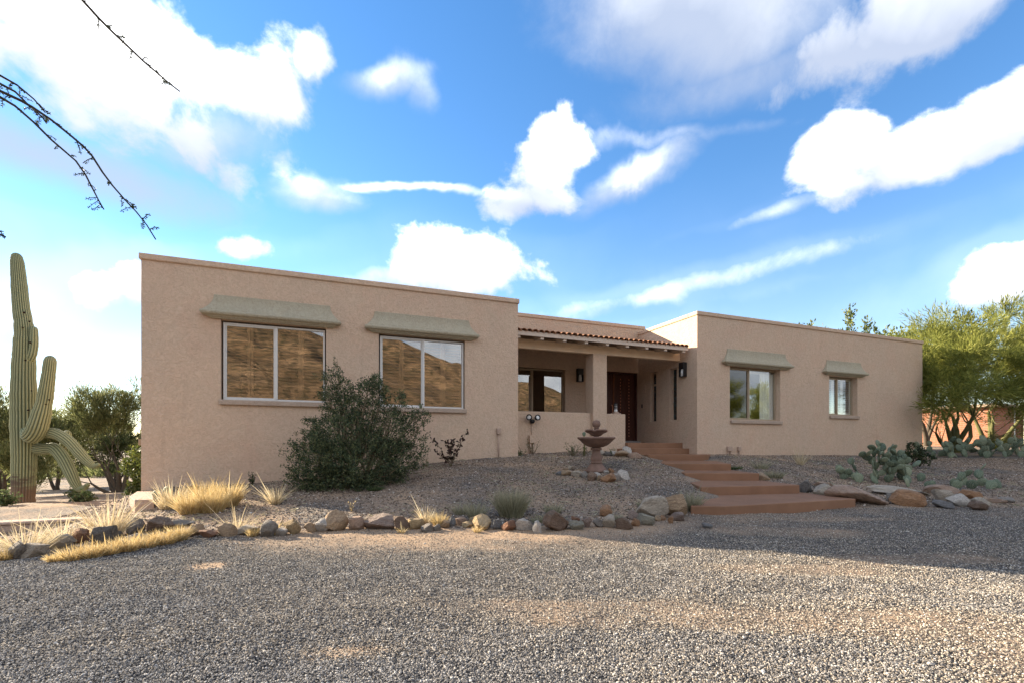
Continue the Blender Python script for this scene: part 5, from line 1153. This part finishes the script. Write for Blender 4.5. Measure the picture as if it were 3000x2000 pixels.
# the tree whose twigs hang into the picture at the top left
def twig_tree():
    t = thing('mesquite', 'thorny tree out of view at the left whose bare twigs hang across the sky', 'tree', (-7.2, 2.2, hz(-7.2, 2.2)-.05)); o = Vector((-7.2, 2.2, hz(-7.2, 2.2)-.05)); rs = np.random.RandomState(5)
    Y0 = 3.2; pt = lambda x, y, dy=0: Vector(((x-1500)/1366*(Y0+dy), Y0+dy, (1300-y)/1366*(Y0+dy)))-o
    mb = MB(); up = Vector((-6.4, 2.7, 3.4))-o; fork = Vector((-7.1, 2.3, 1.2))-o
    mb.tube([(0, 0, -.1), (.03, .02, .9), tuple(fork), tuple(fork+Vector((.3, .2, 1.0))), tuple(up)], [.14, .12, .10, .075, .05], 9)
    mb.tube([tuple(fork), tuple(fork+Vector((-.6, -.2, 1.1))), tuple(fork+Vector((-1.2, -.3, 2.4)))], [.09, .06, .02], 7)
    mb.tube([tuple(up), tuple(up+Vector((.7, .3, .9))), tuple(up+Vector((1.6, .5, 1.6)))], [.05, .035, .02], 7)
    link('trunk', mb.mesh('trunk', M['bark'], True), t)
    hi = up+Vector((1.6, .5, 1.6))
    runs = [([(120, -150), (190, -60), (240, 0), (290, 55), (330, 95), (378, 140), (420, 180), (460, 214), (492, 242), (526, 268)], hi, .0),
            ([(-300, 90), (-100, 165), (0, 222), (50, 250), (100, 292), (132, 330)], up, .1), ([(-320, 150), (-60, 240), (10, 272), (60, 295), (95, 315), (150, 352), (200, 392), (245, 430), (270, 458), (300, 505), (330, 545), (365, 585), (400, 622), (430, 660), (456, 702)], up, 0),
            ([(-300, 180), (-40, 265), (0, 285), (45, 312), (100, 360), (150, 410), (185, 440), (222, 472), (250, 512), (272, 555), (290, 590), (304, 614)], up, .15), ([(-200, 190), (0, 246), (45, 270), (80, 305), (125, 345), (136, 362)], up, .2), ([(-250, 560), (-60, 660), (0, 688), (16, 694)], fork, .1)]
    for run, start, dy in runs:
        pts = [start]+[pt(x, y, dy) for x, y in run]; n = len(pts)
        s = MB().tube([tuple(p) for p in pts], [max(.0042, (.016 if i == 0 else .011)*(1-.7*i/n)) for i in range(n)], 6)
        P0 = []; D = []
        for i in range(2, n-1):
            a, b = pts[i], pts[i+1]
            for q in range(2):
                if rs.rand() < .12: continue
                c = a+(b-a)*rs.rand(); dd = Vector(rs.normal(0, 1, 3)); dd = ((b-a).normalized()*.5+dd.normalized()).normalized(); ln = rs.uniform(.03, .085)
                e = c+dd*ln+Vector((0, 0, -.012)); s.tube([tuple(c), tuple((c+e)/2+Vector((0, 0, .006))), tuple(e)], [.0028, .0024, .002], 4)
                for k in range(int(ln/.009)):
                    for sg in (-1, 1):
                        sd = dd.cross(Vector((rs.normal(), rs.normal(), 1))).normalized()*sg; P0.append(tuple(c+(e-c)*((k+.5)*.009/ln))); D.append(tuple(sd))
        tw = link('twig', s.mesh('twig', M['twig'], True), t)
        if P0:
            V, Fq = leaf_arrays(np.array(P0), np.array(D), .015, .009, rs); tag(link('leaflets', np_mesh('leaflets', V, Fq, M['darkleaf']), tw), kind='stuff')
twig_tree()
# a palo verde standing off to the right, mirrored in the right-wing window
tree('palo_verde', 'palo verde beyond the right edge, seen only as a reflection in the right-wing window', gz(17.8, 10.6), [(-.4, .1, 1, 1.3, .1), (.1, -.3, 1, 1.3, .1), (.5, .1, .8, 1.2, .1), (-.1, .5, .9, 1.2, .09)], 5, 'pv_leaf', 'pv_bark', 41, 26000, .22, .024, .45, .07, .75, (2, 2, 3), .5)
x, y = (10.807, 12.950)
shrub('dark_bush', 'small dark green bush behind the tallest prickly pear pads beside the house wall', (x, y-.5, hz(x, y-.5)-.03), [(0, 0, .42, .2, .2, .26), (-.22, 0, .3, .16, .14, .16), (.2, 0, .3, .18, .15, .18)], 1300, .06, .035, 'darkleaf', 'bark', 8, 51)

# ---------------------------------------------------------------- brick neighbour
BH = (30.9, 30.0); ba = math.atan2(.43, .9); bz = hz(*BH)-.1
bh = thing('brick_house', 'red brick house with a sunlit side wall, half hidden by the right-hand palo verde', 'house', (*BH, bz), ba)
link('wall', MB().box(0, 3.2, 0, 12, -.5, 2.75).mesh('wall', M['brick']), bh); link('wall', MB().box(3.202, 12, 2.2, 12, -.5, 2.75).mesh('wall', M['brick']), bh)
bevel(link('roof', MB().box(-.4, 12.5, -.4, 12.4, 2.752, 2.95).mesh('roof', M['soffit']), bh), .02, 1)
for px_ in (3.45, 6.5): link('post', MB().box(px_, px_+.28, .1, .38, -.5, 2.75).mesh('post', M['white_shutter']), bh)
w = link('window', frame_mb(4.4, 6.0, .9, 2.1, 2.14, .06, .05, 5.2).mesh('window', M['alu']), bh); link('pane', MB().box(4.46, 5.94, 2.17, 2.18, .96, 2.04).mesh('pane', M['leaded']), w)

# ---------------------------------------------------------------- desert scrub far off
def scrub():
    rs = np.random.RandomState(77); P0 = []; D = []; L = []
    for k in range(1500):
        if k < 700: az = rs.uniform(R(125), R(150)); q = rs.uniform(24, 150)
        else: az = rs.uniform(0, 6.283); q = rs.uniform(40, 190)
        x = q*math.cos(az); y = q*math.sin(az); r = rs.uniform(.5, 1.7)
        if y > 0 and abs(x) < y*.95+4 and q < 60: continue
        if -3 < x < 45 and y < 45 and q < 60: continue
        n = 70 if k < 700 else 45; d = unit(rs.normal(size=(n, 3))); d[:, 2] = abs(d[:, 2])
        P0.append(np.array([x, y, hz(x, y)])+d*r*np.array([1, 1, .8])*rs.uniform(.4, 1, (n, 1))); D.append(unit(d+np.array([0, 0, .5])+rs.normal(0, .4, (n, 3)))); L.append(np.full(n, r*.45))
    V, Fq = leaf_arrays(np.vstack(P0), np.vstack(D), np.concatenate(L), .16, rs)
    tag(link('desert_scrub', np_mesh('desert_scrub', V, Fq, M['mesq'])), 'low green desert scrub running off to the skyline', 'scrub', kind='stuff')
scrub()
